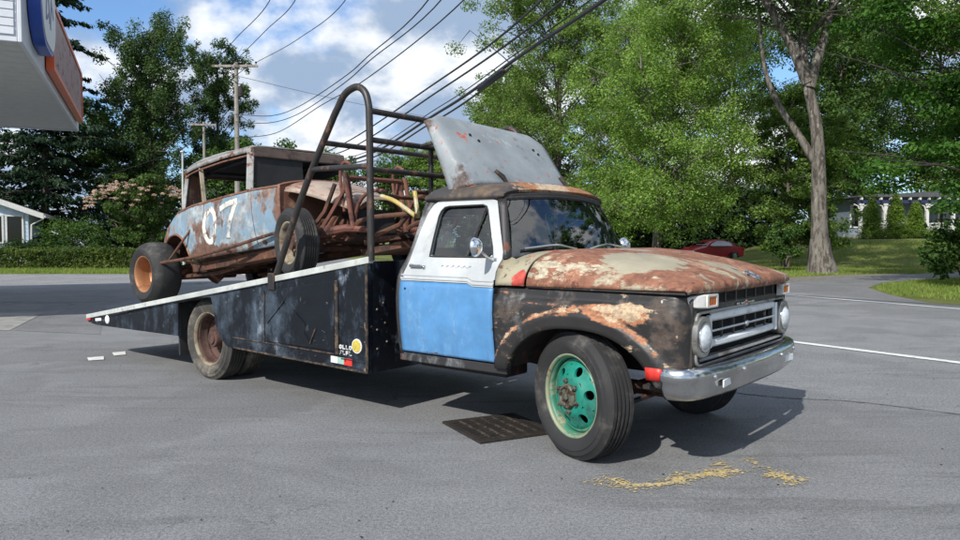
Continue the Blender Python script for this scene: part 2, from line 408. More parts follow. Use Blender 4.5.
M['fender'] = worn('fender_paint', (.022, .021, .021), [
    ((.15, .145, .14), 4.0, .57, .72, (2, 2, 6), (1, 1, .7), [((-.5, -1, 1.02), (.3, .3, .2), .16)], .6),
    ((.075, .055, .044), 4.5, .54, .68, (5, 2, 6), (1, 1, 1.5), [((.62, -.98, .85), (.25, .4, .3), .12)], .75),
    ((.32, .14, .07), 6.0, .62, .70, (4, 4, 1), (.8, 1, 2.2), [((.36, -1.0, 1.0), (.30, .3, .115), .42), ((0, 0, .40), (.60, 50, .49), .17, 1.235, .07), ((.0, -1.0, 1.035), (.75, .3, .035), .20)], .8),
    ((.42, .31, .20), 8.0, .61, .67, (7, 4, 1), (.8, 1, 1.6), [((.38, -1.0, 1.02), (.26, .3, .10), .30), ((0, 0, .40), (.60, 50, .49), .13, 1.245, .05), ((.1, -1.0, 1.037), (.65, .3, .028), .17)], .7),
    ((.55, .55, .53), 26, .70, .74, (7, 7, 1), (1, 1, 1), [], .7)], .45, 0, .25, dent=.25)
M['cab_black'] = worn('cab_paint', (.026, .025, .026), [
    ((.22, .23, .24), 3.0, .54, .70, (2, 2, 3), (1, 1, .5), [((-1.66, -.85, 1.5), (.12, .3, .4), .20)], .6),
    (RUST, 4.5, .58, .66, (5, 3, 3), (1, 1, 1), [], .8)], .5)
M['roof'] = worn('roof_paint', (.042, .038, .036), [
    ((.10, .07, .05), 3.2, .45, .60, (2, 2, 3), (1, 1, 1), [], .7),
    ((.30, .135, .06), 4.0, .58, .66, (5, 3, 3), (1, .7, 1), [((-.76, 0, 1.9), (.22, 1.1, .2), .26)], .8),
    ((.46, .34, .23), 6.0, .62, .68, (1, 8, 3), (1, .7, 1), [((-.78, -.1, 1.9), (.2, .9, .2), .16)], .7)], .5)
M['door_white'] = worn('door_white_paint', (.465, .49, .50), [
    ((.36, .345, .32), 3.5, .58, .74, (5, 1, 2), (1.4, 1, .22), [], .6),
    ((.34, .36, .37), 3, .60, .74, (1, 1, 1), (1, 1, .6), [], .6), (RUST2, 10, .655, .69, (4, 2, 1), (1, 1, .6), [((-1.645, -.98, 1.2), (.03, .2, .3), .14)], .8)], .4, 0, .05, dent=.15)
M['door_blue'] = worn('door_blue_paint', (.085, .24, .47), [
    ((.14, .285, .46), 3.0, .52, .72, (8, 1, 2), (1.6, 1, .3), [], .55),
    ((.065, .17, .32), 4.0, .58, .74, (2, 6, 2), (1.2, 1, .3), [((-1.17, -.98, .58), (.8, .3, .14), .12)], .6),
    ((.14, .30, .52), 2.5, .50, .72, (2, 1, 1), (1, 1, .3), [], .5),
    ((.36, .46, .55), 11, .69, .73, (1, 1, 4), (1, 1, .4), [], .6),
    ((.11, .07, .045), 7, .66, .72, (4, 4, 4), (1, 1, 1), [((-1.2, -.98, .57), (.7, .3, .05), .20), ((-.69, -.98, .8), (.03, .3, .4), .22), ((-1.66, -.98, .8), (.03, .3, .5), .2)], .8), ((.50, .55, .58), 30, .69, .72, (1, 9, 1), (1, 1, .3), [], .6)], .42, 0, .12, dent=.3)
M['bed'] = worn('bed_paint', (.0055, .0070, .0110), [
    ((.048, .066, .090), 2.2, .48, .66, (2, 2, 1), (1, 1, .7), [((-3.6, -1.1, .8), (1.0, .3, .6), .07), ((-2.15, -1.1, .85), (.3, .3, .4), .08)], .55),
    ((.15, .18, .22), 5.0, .57, .70, (2, 7, 1), (1, 1, .5), [], .6),
    ((.20, .14, .085), 9.0, .68, .73, (4, 2, 1), (1, 1, 1), [((-1.96, -1.1, .5), (.04, .3, .9), .16), ((-3, -1.1, .385), (1.2, .3, .05), .16)], .85), ((.22, .24, .26), 24, .67, .70, (1, 5, 1), (.25, 1, 1.5), [], .7)], .45, 0, .22, .3, dent=.45)
M['rail'] = worn('white_rail_paint', (.47, .49, .47), [((.36, .36, .33), 5, .52, .66, (2, 2, 2), (1, 1, 1), [], .7), (RUST2, 12, .67, .72, (1, 1, 2), (1, 1, 1), [], .8)], .5)
M['edge_rust'] = worn('rusty_edge', (.10, .068, .042), [((.018, .015, .014), 14, .42, .54, (1, 1, 1), (1, 1, 1), [], .8)], .8)
M['deck'] = worn('ramp_deck', (.30, .30, .29), [((.12, .10, .085), 3, .5, .65, (1, 2, 1), (1, 1, 1), [], .8)], .75, .2)
M['rack'] = worn('rack_paint', (.026, .023, .022), [((.13, .065, .04), 9, .52, .66, (1, 1, 1), (1, 1, .4), [], .75)], .45)
M['deflector'] = worn('primer_grey', (.235, .262, .278), [
    ((.32, .345, .355), 5, .56, .68, (7, 1, 3), (1, 1, 1), [], .5),
    ((.165, .19, .21), 1.8, .5, .7, (1, 1, 1), (1, 1, 1), [], .5),
    ((.40, .105, .07), 8, .60, .655, (3, 1, 5), (1, 1, 1), [], .7),
    ((.08, .055, .045), 3.0, .60, .72, (5, 1, 1), (1, 1, 1), [((-1.25, -.72, 1.95), (.3, .16, .3), .35), ((-1.55, -.74, 2.3), (.35, .09, .5), .22)], .7)], .55, 0, .12)
M['teal'] = worn('teal_wheel_paint', (.010, .225, .165), [((.018, .13, .10), 5, .46, .62, (1, 1, 1), (1, 1, 1), [], .5), ((.09, .12, .085), 12, .58, .66, (2, 2, 1), (1, 1, 1), [], .7), ((.07, .05, .035), 9, .61, .67, (4, 1, 1), (1, 1, 1), [], .8)], .38)
M['rim_cream'] = worn('cream_rim_paint', (.22, .25, .16), [((.11, .22, .15), 6, .5, .6, (1, 1, 1), (1, 1, 1), [], .5), (RUST, 7, .58, .66, (4, 1, 1), (1, 1, 1), [], .8)], .5)
M['rim_green'] = worn('green_rim_paint', (.035, .17, .11), [((.20, .22, .14), 5, .48, .6, (1, 1, 1), (1, 1, 1), [], .6), (RUST, 8, .62, .7, (4, 1, 1), (1, 1, 1), [], .8)], .5)
M['rim_tan'] = worn('tan_rim_paint', (.25, .215, .15), [((.12, .08, .05), 6, .45, .60, (1, 1, 1), (1, 1, 1), [], .7)], .6)
M['rim_rust'] = worn('rusty_wheel_disc', (.085, .045, .035), [(DKRUST, 6, .5, .62, (1, 1, 1), (1, 1, 1), [], .85)], .8)
M['hub'] = worn('greasy_hub', (.13, .15, .11), [(DKRUST, 20, .48, .58, (1, 1, 1), (1, 1, 1), [], .8)], .6, .3)
M['grille_white'] = worn('grille_white', (.70, .73, .74), [((.45, .46, .46), 6, .55, .68, (1, 3, 1), (1, .5, 1), [], .5), (DKRUST, 11, .66, .72, (4, 1, 1), (1, 1, 1), [], .8)], .4, 0)
M['grille_dull'] = worn('dull_grille_sill', (.36, .36, .35), [((.10, .085, .07), 7, .5, .64, (1, 3, 1), (1, .5, 1), [], .6)], .4, .5)
M['grille_dark'] = worn('grille_panel', (.040, .035, .032), [((.16, .14, .12), 8, .56, .68, (1, 1, 4), (1, .5, 1), [], .6)], .5)
M['yellow_sticker'] = plain('yellow_sticker', (.52, .41, .06), .5, 0, .15, 30, dirt=(.2, .17, .08), dirt_amt=(.56, .7))
M['white_sticker'] = plain('white_sticker', (.68, .69, .68), .45, 0, .1, 30)
M['letter_white'] = worn('worn_letter_white', (.55, .56, .55), [((.03, .032, .04), 22, .52, .6, (1, 1, 1), (1, 1, 1), [], .6)], .5)
M['green_sticker'] = plain('pale_green_sticker', (.30, .45, .38), .45, 0, .1, 30)

# race car paints (object space = car space)
M['race_body'] = worn('faded_blue_body', (.165, .255, .335), [
    ((.30, .335, .35), 2.6, .47, .63, (1, 2, 5), (1, 1, .6), [((1.9, -.7, .8), (.4, .3, .4), .08)], .6),
    ((.21, .155, .125), 2.2, .53, .65, (9, 3, 2), (1, 1, .5), [], .7),
    ((.135, .074, .054), 2.8, .54, .62, (4, 2, 5), (1, 1, .6), [((1.2, -.7, .45), (1.3, .4, .12), .10), ((1.36, -.7, .78), (.16, .3, .25), .12), ((-.05, -.6, .85), (.42, 1, .3), .32), ((.9, -.7, .45), (.9, .4, .16), .25), ((1.2, -.6, 1.07), (1.4, .8, .07), .24), ((2.35, -.6, .7), (.10, .8, .5), .25)], .8),
    ((.26, .165, .11), 5, .57, .68, (2, 7, 5), (1, 1, .5), [((.1, -.6, .85), (.4, .5, .3), .1)], .8),
    ((.06, .03, .025), 7, .66, .72, (1, 1, 8), (1, 1, .6), [], .8)], .6, 0, .25)
M['race_roof'] = worn('pale_roof_metal', (.30, .305, .295), [((.16, .14, .125), 3, .46, .60, (2, 1, 1), (1, 1, 1), [], .7), (RUST, 5, .55, .62, (5, 1, 1), (1, 1, 1), [((.6, -.65, 1.5), (.4, .2, .15), .1)], .8)], .5, .2)
M['race_header'] = worn('grimy_header', (.12, .085, .07), [((.05, .03, .022), 5, .48, .6, (1, 1, 1), (1, .5, 1), [], .8), ((.22, .19, .17), 6, .60, .68, (4, 1, 1), (1, .5, 1), [], .7)], .7)
M['race_rust'] = worn('rusty_sheet', (.19, .085, .055), [((.30, .18, .12), 4, .52, .64, (1, 1, 1), (1, 1, 1), [], .8), ((.055, .03, .022), 6, .55, .65, (4, 1, 1), (1, 1, 1), [], .85)], .8)
M['race_hood'] = worn('rusty_hood', (.33, .26, .21), [((.19, .095, .065), 3, .50, .60, (1, 4, 1), (.6, 1, 1), [], .8), ((.44, .41, .37), 4, .60, .68, (4, 1, 1), (.6, 1, 1), [], .6)], .6)
M['race_frame'] = worn('rusty_frame', (.105, .045, .026), [((.035, .02, .015), 5, .48, .6, (1, 1, 1), (1, 1, 1), [], .85), ((.24, .10, .05), 7, .58, .68, (1, 4, 1), (1, 1, 1), [], .85)], .85)
M['red_tube'] = worn('red_oxide_tube', (.15, .055, .038), [(DKRUST, 8, .5, .62, (1, 1, 1), (1, 1, 1), [], .8)], .75)
M['yellow_tube'] = worn('yellow_tube', (.43, .33, .10), [((.45, .41, .31), 5, .5, .62, (1, 1, 1), (1, 1, 1), [], .6), (RUST, 7, .60, .68, (3, 1, 1), (1, 1, 1), [], .8)], .6)
M['bronze'] = worn('bronze_rim', (.40, .185, .085), [((.22, .10, .05), 5, .5, .64, (1, 1, 1), (1, 1, 1), [], .7)], .45, .3)
M['digit'] = worn('white_number_paint', (.60, .585, .53), [((.24, .30, .35), 7, .54, .64, (1, 1, 2), (1, 1, .5), [], .6), ((.20, .115, .085), 8, .55, .605, (4, 1, 2), (1, 1, .5), [], .8)], .6)

# ---------------------------------------------------------------- setting: ground, roads, markings
def terrain(x, y):
    return 1.55 * S((x - 15) / 11) * S((y - 34) / 15) + 1.2 * S((y - 52) / 25) * S((x - 2) / 10)
g = MB(); xs = [-260, -160, -100] + [-70 + 3.5 * i for i in range(41)] + [90, 130, 190, 260]
ys = [-90, -40] + [-5 + 3.5 * i for i in range(34)] + [130, 170, 230, 320]
g.grid([[(x, y, terrain(x, y) - .004) for x in xs] for y in ys])
tag(g.build('ground', M['lawn']), kind='structure')
def sheet(name, pts, z, m, kind='structure'):
    b = MB(); b.add([(x, y, z) for x, y in pts], [tuple(range(len(pts)))])
    return tag(b.build(name, m, smooth=0), kind=kind)
# the lot: everything on this side of the road's near edge; the road beyond it runs from front right to back left
sheet('parking_lot', [(-70, -60), (26, -60), (9.5, 2.2), (4.3, 6.0), (3.46, 6.65), (2.35, 7.15), (-2.0, 13.5), (-9, 24), (-14.6, 31.2), (-70, 31.2)], 0.0, M['asphalt'])
sheet('road', [(26, -60), (60, -60), (19, 1.5), (12.2, 13.6), (10.45, 17.2), (8.9, 20.6), (4.2, 30.4), (-8, 52), (-26, 80), (-38, 80), (-9, 24), (-2.0, 13.5), (2.35, 7.15), (3.46, 6.65), (4.3, 6.0), (9.5, 2.2)], 0.0, M['road'])
sheet('driveway', [(10.45, 17.2), (8.9, 20.6), (7.6, 23.3), (9.4, 24.6), (11.6, 26.6), (14.0, 28.6), (17.2, 30.4), (22.0, 33.4), (27, 36.0), (26, 32.5), (20.5, 29.4), (16.4, 27.2), (13.6, 24.9), (11.8, 22.4), (10.9, 19.6)], 0.002, M['patch'])
sheet('gravel_shoulder', [(8.3, 22.0), (7.4, 23.8), (9.3, 26.2), (12.2, 28.6), (15.4, 30.6), (18.6, 31.8), (17.2, 30.2), (14.0, 28.2), (11.6, 26.2), (9.6, 24.2)], 0.006, M['soil'])
sheet('side_road', [(-60, 21.6), (-14.2, 21.8), (-11.2, 23.7), (-6.5, 27.0), (-10.5, 30.6), (-60, 30.6)], 0.004, M['side_road'])
sheet('dark_asphalt_strip', [(-40, 17.2), (-9.2, 17.2), (-6.3, 21.0), (-13.8, 21.2), (-40, 20.6)], 0.004, M['patch'])
sheet('concrete_pad', [(-14.5, 11.9), (-7.62, 11.9), (-8.75, 14.75), (-14.5, 14.55)], 0.006, M['concrete'])
sheet('asphalt_patch', [(-7.55, 11.9), (-5.9, 11.4), (-8.6, 16.9), (-9.15, 16.9)], 0.004, M['patch'])
def strip(name, a, b, w0, w1, m, z=.008):
    (x0, y0), (x1, y1) = a, b; l = math.hypot(x1 - x0, y1 - y0); nx, ny = -(y1 - y0) / l, (x1 - x0) / l
    k = 40; L = []; Rr = []
    for i in range(k + 1):
        t = i / k; w = lerp(w0, w1, t) * (1 + .12 * math.sin(i * 5.1) * math.sin(i * 1.7))
        x, y = lerp(x0, x1, t), lerp(y0, y1, t)
        L.append((x + nx * w / 2, y + ny * w / 2, z)); Rr.append((x - nx * w / 2, y - ny * w / 2, z))
    q = MB(); q.grid([L, Rr]); return tag(q.build(name, m), kind='structure')
strip('lane_marking', (-15.5, 38.6), (4.46, 10.64), .16, .16, M['white_line'])
strip('lane_marking', (4.46, 10.64), (5.73, 8.79), .16, .16, M['white_line'], .0081)
strip('lane_marking', (5.73, 8.79), (11.6, .1), .16, .16, M['white_line'], .0082)
strip('edge_marking', (-9, 51.5), (8.09, 19.53), .15, .15, M['white_line'])
strip('edge_marking', (8.09, 19.53), (10.15, 15.6), .15, .15, M['white_line'], .0081)
strip('edge_marking', (10.15, 15.6), (17.3, 1.6), .15, .15, M['white_line'], .0082)
for pts in ([(-4.907, 9.156), (-4.747, 9.25), (-4.617, 9.004), (-4.762, 8.92)], [(-4.79, 9.55), (-4.668, 9.655), (-4.535, 9.394), (-4.643, 9.303)]):
    sheet('stall_marking', pts, .008, M['white_line'])
# crumbling seam between the lot and the road
q = MB(); sp = smooth_path([(1.0, 8.3, .006), (2.35, 7.15, .006), (2.9, 6.82, .006), (3.46, 6.65, .006), (4.3, 6.0, .006), (6.6, 4.3, .006)], 18)
r0 = random.Random(4); rows = [[], []]
for p in sp:
    w = .005 + .014 * r0.random() ** 2; rows[0].append((p.x + w, p.y + w, .006)); rows[1].append((p.x - w, p.y - w, .006))
q.grid(rows); tag(q.build('pavement_seam', M['patch']), kind='structure')
# worn yellow kerb paint left on the lot as flakes
from mathutils import noise as mnoise
r1 = random.Random(11); q = MB(); cell = .0085; gx0, gy0 = .55, 4.15; NX, NY = 175, 104
def seg_d(x, y, path):
    best = 9
    for (x0, y0), (x1, y1) in zip(path, path[1:]):
        L2 = (x1 - x0) ** 2 + (y1 - y0) ** 2; t = max(0, min(1, ((x - x0) * (x1 - x0) + (y - y0) * (y1 - y0)) / L2)); best = min(best, math.hypot(x - x0 - t * (x1 - x0), y - y0 - t * (y1 - y0)))
    return best
strokes = [([(.73, 4.46), (.98, 4.37), (1.10, 4.40), (1.34, 4.55), (1.62, 4.66)], .085, .10), ([(1.52, 4.78), (1.85, 4.92)], .05, -.10), ([(1.80, 4.86), (1.85, 4.72)], .06, .02), ([(1.85, 4.62), (1.93, 4.45)], .095, .06)]
jit = [[(gx0 + i * cell + r1.uniform(-.35, .35) * cell, gy0 + j * cell + r1.uniform(-.35, .35) * cell, .006) for j in range(NY + 1)] for i in range(NX + 1)]
for i in range(NX):
    for j in range(NY):
        x, y = gx0 + (i + .5) * cell, gy0 + (j + .5) * cell; v = -1
        for path, w, gain in strokes: v = max(v, gain + .42 * (1 - seg_d(x, y, path) / w) if seg_d(x, y, path) < w * 1.8 else -1)
        n_ = mnoise.noise((x * 9, y * 16, .3)) * .45 + mnoise.noise((x * 46, y * 52, 2.0)) * .6 + r1.uniform(-.2, .2)
        if v + n_ > .31: q.add([jit[i][j], jit[i + 1][j], jit[i + 1][j + 1], jit[i][j + 1]], [(0, 1, 2, 3)])
tag(q.build('worn_kerb_marking', M['yellow_line'], smooth=0), kind='structure')
# sunlight leaking into the truck's shadow, painted as a flat pale patch
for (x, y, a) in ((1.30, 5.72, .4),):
    sheet('sun_leak_patch', [(x + math.cos(a + t) * l, y + math.sin(a + t) * l) for t, l in ((0, .13), (.5, .06), (2.6, .07), (3.1, .12), (3.6, .05), (5.8, .05))], .006, M['concrete'])

# ---------------------------------------------------------------- foliage
def leaf_mesh(name, C, rad, n, size, m, parent=None, seed=0, up=.55, droop=.25, aspect=.55, shell=.5, kind=None):
    """n folded leaf faces spread through the clusters C (centres) with radii rad (N,3)"""
    g = np.random.default_rng(seed); C = np.asarray(C, float); rad = np.asarray(rad, float)
    w = (rad.prod(1)) ** .67; idx = g.choice(len(C), n, p=w / w.sum())
    d = g.normal(size=(n, 3)); d /= np.linalg.norm(d, axis=1)[:, None]
    P = C[idx] + d * rad[idx] * (g.random(n)[:, None] ** shell)
    N = d * .5 + np.array([0, 0, up]) + g.normal(size=(n, 3)) * .5; N /= np.linalg.norm(N, axis=1)[:, None]
    T = d * .6 + g.normal(size=(n, 3)) + np.array([0, 0, -droop]); T -= N * (T * N).sum(1)[:, None]; T /= np.linalg.norm(T, axis=1)[:, None]
    B = np.cross(N, T); L = size * (.6 + .8 * g.random(n))[:, None]; W = L * aspect
    V = np.stack([P - T * L * .5, P + B * W * .5 - T * L * .08 - N * L * .10, P + T * L * .5, P - B * W * .5 - T * L * .08 - N * L * .10], 1).reshape(-1, 3)
    me = bpy.data.meshes.new(name); me.vertices.add(4 * n); me.loops.add(4 * n); me.polygons.add(n)
    me.vertices.foreach_set('co', V.ravel()); me.loops.foreach_set('vertex_index', np.arange(4 * n)); me.polygons.foreach_set('loop_start', np.arange(0, 4 * n, 4))
    me.update(calc_edges=True); me.materials.append(m)
    o = bpy.data.objects.new(name, me); COL.objects.link(o)
    if parent: o.parent = parent
    return o
def tree(base, h, R_, label, m, seed, group='broadleaf trees', cs=.18, tr=.2, nl=34, n=40000, leaf=.2, bark='bark2', lean=(0, 0), crel=.2, name='maple_tree', flat=.75, dens=5, trunk=None, shape=.8, cat='tree', asc=1.0, lt=.24):
    rr = random.Random(seed); root = empty(name, base, 0, label, cat, group)
    tp = trunk or [(0, 0, -.3), (lean[0] * .15 + rr.uniform(-.1, .1), lean[1] * .15, h * .25), (lean[0] * .5, lean[1] * .5, h * .55), (lean[0], lean[1], h * .92)]
    path = smooth_path(tp, 5); b = MB(); k = len(path)
    ztop = path[-1].z
    b.tube(path, [tr * (1.45 if i == 0 else 1.15 if i == 1 else 1) * (1 - .88 * i / (k - 1)) + .02 for i in range(k)], 10)
    C = []; Rd = []
    for i in range(nl):
        f = (i + rr.random()) / nl
        z0 = lerp(cs * h * .85, h * .84, f)
        p0 = min(path, key=lambda p: abs(p.z - z0))
        az = i * 2.399 + rr.uniform(-.5, .5)
        fh = min(1, max(0, (z0 / h - cs * .8) / (1 - cs * .8)))
        prof = (math.sin(math.pi * min(1, (fh * .86 + .14)) ** shape)) ** .6
        rad = R_ * max(.25, prof) * rr.uniform(.7, 1.1)
        ris = asc * lerp(.35, 1.15, fh) * rad * rr.uniform(.6, 1.3) + .3
        tip = Vector((p0.x + math.cos(az) * rad, p0.y + math.sin(az) * rad, min(h * .99, p0.z + ris)))
        mid = (p0 + tip) / 2 + Vector((rr.uniform(-.3, .3), rr.uniform(-.3, .3), .1 * rad))
        lp = smooth_path([p0, mid, tip], 4); r_ = max(.022, tr * lt * (1 - .6 * fh))
        b.tube(lp, [r_ * (1 - .85 * j / (len(lp) - 1)) + .008 for j in range(len(lp))], 5)
        for j in range(dens):
            t = rr.uniform(.2, 1.05); q0 = lp[min(len(lp) - 1, int(t * (len(lp) - 1)))]
            off = Vector((rr.gauss(0, 1), rr.gauss(0, 1), rr.gauss(0, .6))) * R_ * .17
            e = q0 + off
            if j % 2 == 0: b.tube([q0, (q0 + e) / 2 + Vector((0, 0, .05)), e], [.03, .02, .008], 4)
            s = R_ * crel * rr.uniform(.55, 1.25)
            C.append(e); Rd.append((s, s, s * flat))
    b.build('trunk', M[bark], root, smooth=60)
    leaf_mesh('crown', [tuple(c) for c in C], Rd, n, leaf, M[m], root, seed)
    return root
def conifer(base, h, R_, label, seed, n=26000, group='spruces behind the hedge'):
    rr = random.Random(seed); root = empty('spruce_tree', base, 0, label, 'tree', group)
    b = MB(); b.tube([(0, 0, -.2), (.05, 0, h * .5), (0, .05, h)], [.3, .18, .02], 8)
    g = np.random.default_rng(seed); P = []; T = []
    z = h * .06
    while z < h * .985:
        f = z / h; L0 = R_ * (1 - f) ** .8 + .25; k = 6 if f < .7 else 5
        for i in range(k):
            az = rr.uniform(0, 6.283); L = L0 * rr.uniform(.65, 1.12); up = rr.uniform(-.02, .22)
            pts = [Vector((math.cos(az) * L * t, math.sin(az) * L * t, z + L * (up * t - .34 * t * t + .16 * t ** 3))) for t in (0, .25, .5, .75, 1)]
            b.tube(pts, [.05 * (1 - f) + .015, .03, .022, .015, .006], 4)
            for q in range(len(pts) - 1):
                kk = int(3 + 10 * L / R_)
                for _ in range(kk):
                    t = rr.random(); p = pts[q].lerp(pts[q + 1], t); side = rr.choice((-1, 1)) * rr.uniform(.0, .34) * L * (1.05 - (q + t) / 4)
                    P.append((p.x - math.sin(az) * side, p.y + math.cos(az) * side, p.z - abs(side) * .35 - rr.random() * .18)); T.append((math.cos(az) * .6 - math.sin(az) * side, math.sin(az) * .6 + math.cos(az) * side, -.55))
        z += h * .02 * rr.uniform(.8, 1.4) + .06
    b.build('trunk', M['bark2'], root, smooth=60)
    P = np.array(P); T = np.array(T); k = max(1, n // len(P))
    P = np.repeat(P, k, 0) + g.normal(size=(len(P) * k, 3)) * np.array([.10, .10, .06]); T = np.repeat(T, k, 0) + g.normal(size=P.shape) * .35
    T /= np.linalg.norm(T, axis=1)[:, None]; n = len(P)
    N = g.normal(size=P.shape) + np.array([0, 0, .8]); N -= T * (N * T).sum(1)[:, None]; N /= np.linalg.norm(N, axis=1)[:, None]
    B = np.cross(N, T); L = (.20 + .24 * g.random(n))[:, None]; W = L * .2
    V = np.stack([P - T * L * .5, P + B * W, P + T * L * .5, P - B * W], 1).reshape(-1, 3)
    me = bpy.data.meshes.new('crown'); me.vertices.add(4 * n); me.loops.add(4 * n); me.polygons.add(n)
    me.vertices.foreach_set('co', V.ravel()); me.loops.foreach_set('vertex_index', np.arange(4 * n)); me.polygons.foreach_set('loop_start', np.arange(0, 4 * n, 4))
    me.update(calc_edges=True); me.materials.append(M['needles'])
    o = bpy.data.objects.new('crown', me); COL.objects.link(o); o.parent = root
    return root
def bush(base, rx, h, label, m, seed, n=6000, leaf=.12, name='bush', group=None, stems=5, cat='bush'):
    rr = random.Random(seed); root = empty(name, base, 0, label, cat, group); C = []; Rd = []; b = MB()
    for i in range(stems * 5):
        a = rr.uniform(0, 6.283); d = rx * math.sqrt(rr.random()) * .8; z = h * rr.uniform(.18, .82) * (1 - .35 * (d / rx) ** 2)
        C.append((math.cos(a) * d, math.sin(a) * d, z)); s = rx * rr.uniform(.25, .42); Rd.append((s, s, min(s, h * .28)))
        if i % 5 == 0: b.tube([(math.cos(a) * .1, math.sin(a) * .1, -.1), (math.cos(a) * d * .4, math.sin(a) * d * .4, z * .6), C[-1]], [.04, .03, .01], 5)
    b.build('stem', M['bark2'], root); leaf_mesh('foliage', C, Rd, n, leaf, M[m], root, seed)
    return root
def box_leaves(name, x0, x1, y0, y1, z0, z1, n, size, m, parent, seed, bulge=.06):
    g = np.random.default_rng(seed); C = []; Rd = []
    k = int((x1 - x0) / .35) + 1
    for i in range(k):
        x = lerp(x0, x1, (i + .5) / k)
        for y in np.arange(y0 + .15, y1, .3):
            for z in np.arange(z0 + .12, z1, .26):
                edge = (y < y0 + .3 or y > y1 - .3 or z > z1 - .3)
                if edge or g.random() < .2:
                    C.append((x + g.normal() * .08, y + g.normal() * bulge, z + g.normal() * bulge * .7)); Rd.append((.24, .2, .18))
    return leaf_mesh(name, C, Rd, n, size, m, parent, seed)

# ---------------------------------------------------------------- left background
hd = empty('hedge', (-20, 36.9, 0), 0, 'long low clipped green hedge along the road in front of the blue-white house', 'hedge')
box_leaves('foliage', -12, 11, -.45, .45, .0, 1.16, 46000, .10, M['hedge'], hd, 3)
b = MB()
for i in range(46): b.tube([(-12 + i * .5, .05 * math.sin(i), -.05), (-12 + i * .5 + .08, .1 * math.cos(i), .55), (-12 + i * .5, .15 * math.sin(i * 3), 1.0)], [.03, .025, .01], 5)
b.build('stem', M['bark2'], hd)
def grass(name, poly_fn, n, size, seed, m='blades'):
    g = np.random.default_rng(seed); P = poly_fn(g, n); n = len(P)
    a = g.random(n) * 6.283; D = np.stack([np.cos(a), np.sin(a), np.zeros(n)], 1); H = size * (.5 + g.random(n))[:, None]; ln = g.normal(size=(n, 2)) * .35
    top = P + np.concatenate([ln * H, H], 1); w = .12 * H
    V = np.stack([P - D * w, P + D * w, top], 1).reshape(-1, 3)
    me = bpy.data.meshes.new(name); me.vertices.add(3 * n); me.loops.add(3 * n); me.polygons.add(n)
    me.vertices.foreach_set('co', V.ravel()); me.loops.foreach_set('vertex_index', np.arange(3 * n)); me.polygons.foreach_set('loop_start', np.arange(0, 3 * n, 3))
    me.update(calc_edges=True); me.materials.append(M[m]); o = bpy.data.objects.new(name, me); COL.objects.link(o)
    return tag(o, kind='stuff')
def rect_fn(x0, x1, y0, y1):
    def f(g, n):
        x = x0 + (x1 - x0) * g.random(n); y = y0 + (y1 - y0) * g.random(n); return np.stack([x, y, np.zeros(n) - .01], 1)
    return f
def poly_fn(poly):
    P = np.array(poly)
    def f(g, n):
        lo = P.min(0); hi = P.max(0); q = lo + (hi - lo) * g.random((n * 3, 2)); ins = np.zeros(len(q), bool)
        for i in range(len(P)):
            a, b = P[i], P[(i + 1) % len(P)]
            c = ((a[1] > q[:, 1]) != (b[1] > q[:, 1])) & (q[:, 0] < (b[0] - a[0]) * (q[:, 1] - a[1]) / (b[1] - a[1] + 1e-9) + a[0]); ins ^= c
        q = q[ins][:n]; z = np.array([terrain(x, y) for x, y in q]) - .01
        return np.concatenate([q, z[:, None]], 1)
    return f
grass('grass', rect_fn(-34, -8, 31.3, 36.3), 22000, .10, 5)
ISLAND = [(10.95, 19.5), (11.9, 22.3), (13.7, 24.7), (16.5, 27.0), (20.6, 29.2), (26, 32.3), (26, 8), (16.2, 8.5), (12.6, 14.2)]
grass('grass', poly_fn(ISLAND), 60000, .085, 6)
grass('grass', poly_fn([(8, 23.4), (9.2, 25.8), (12, 28.4), (15.3, 30.6), (19, 31.8), (24, 34.6), (30, 37), (34, 46), (8, 46), (4, 34)]), 40000, .10, 8)

SP = 'spruces behind the hedge'
conifer((-30.0, 51, 0), 27, 7.0, 'tallest dark spruce, its tip poking out beside the canopy sign', 21, 70000)
conifer((-37.5, 54, 0), 20, 5.5, 'dark spruce directly behind the blue-white house', 22, 22000)
conifer((-27.3, 60, 0), 15, 4.6, 'shorter dark spruce standing right of the tallest spruce', 23, 22000)
tree((-24.4, 55, 0), 17.8, 3.9, 'tall maple with a pointed top left of the utility pole', 'maple_blue', 31, 'broadleaf trees behind the hedge', .10, .26, 46, 62000, .17, flat=1.15, crel=.15, dens=9, asc=1.5)
tree((-21.9, 62, 0), 17.8, 3.1, 'tall narrow maple right behind the utility pole', 'maple_blue', 32, 'broadleaf trees behind the hedge', .10, .24, 40, 44000, .18, flat=1.15, crel=.15, dens=9, asc=1.6)
tree((-28.5, 58, 0), 11, 4.2, 'low dark broadleaf tree filling the gap below the pointed maple', 'maple_dark', 33, 'broadleaf trees behind the hedge', .08, .2, 26, 20000, .24)
tree((-17.5, 56, 0), 8.5, 3.8, 'small rounded tree hidden behind the racing car', 'maple_dark', 34, 'broadleaf trees behind the hedge', .06, .2, 24, 18000, .24)
mi = tree((-18.9, 41, 0), 4.7, 2.3, 'wide low mimosa tree dotted with pink blossom above the hedge', 'mimosa', 35, None, .22, .12, 22, 15000, .15, flat=.5, name='mimosa_tree', dens=5)
g0 = np.random.default_rng(2); C = []
for i in range(150):
    a = g0.random() * 6.28; d = 2.75 * math.sqrt(g0.random()); C.append((math.cos(a) * d, math.sin(a) * d, 3.3 + 1.3 * math.sqrt(max(0, 1 - (d / 2.7) ** 2)) + g0.normal() * .12))
leaf_mesh('blossom', C, [(.17, .17, .07)] * 150, 5200, .085, M['blossom'], mi, 9)
bush((-22.8, 41.5, 0), 2.0, 3.0, 'dark bush between the house corner and the mimosa tree', 'maple_dark', 36, 6000, .14)
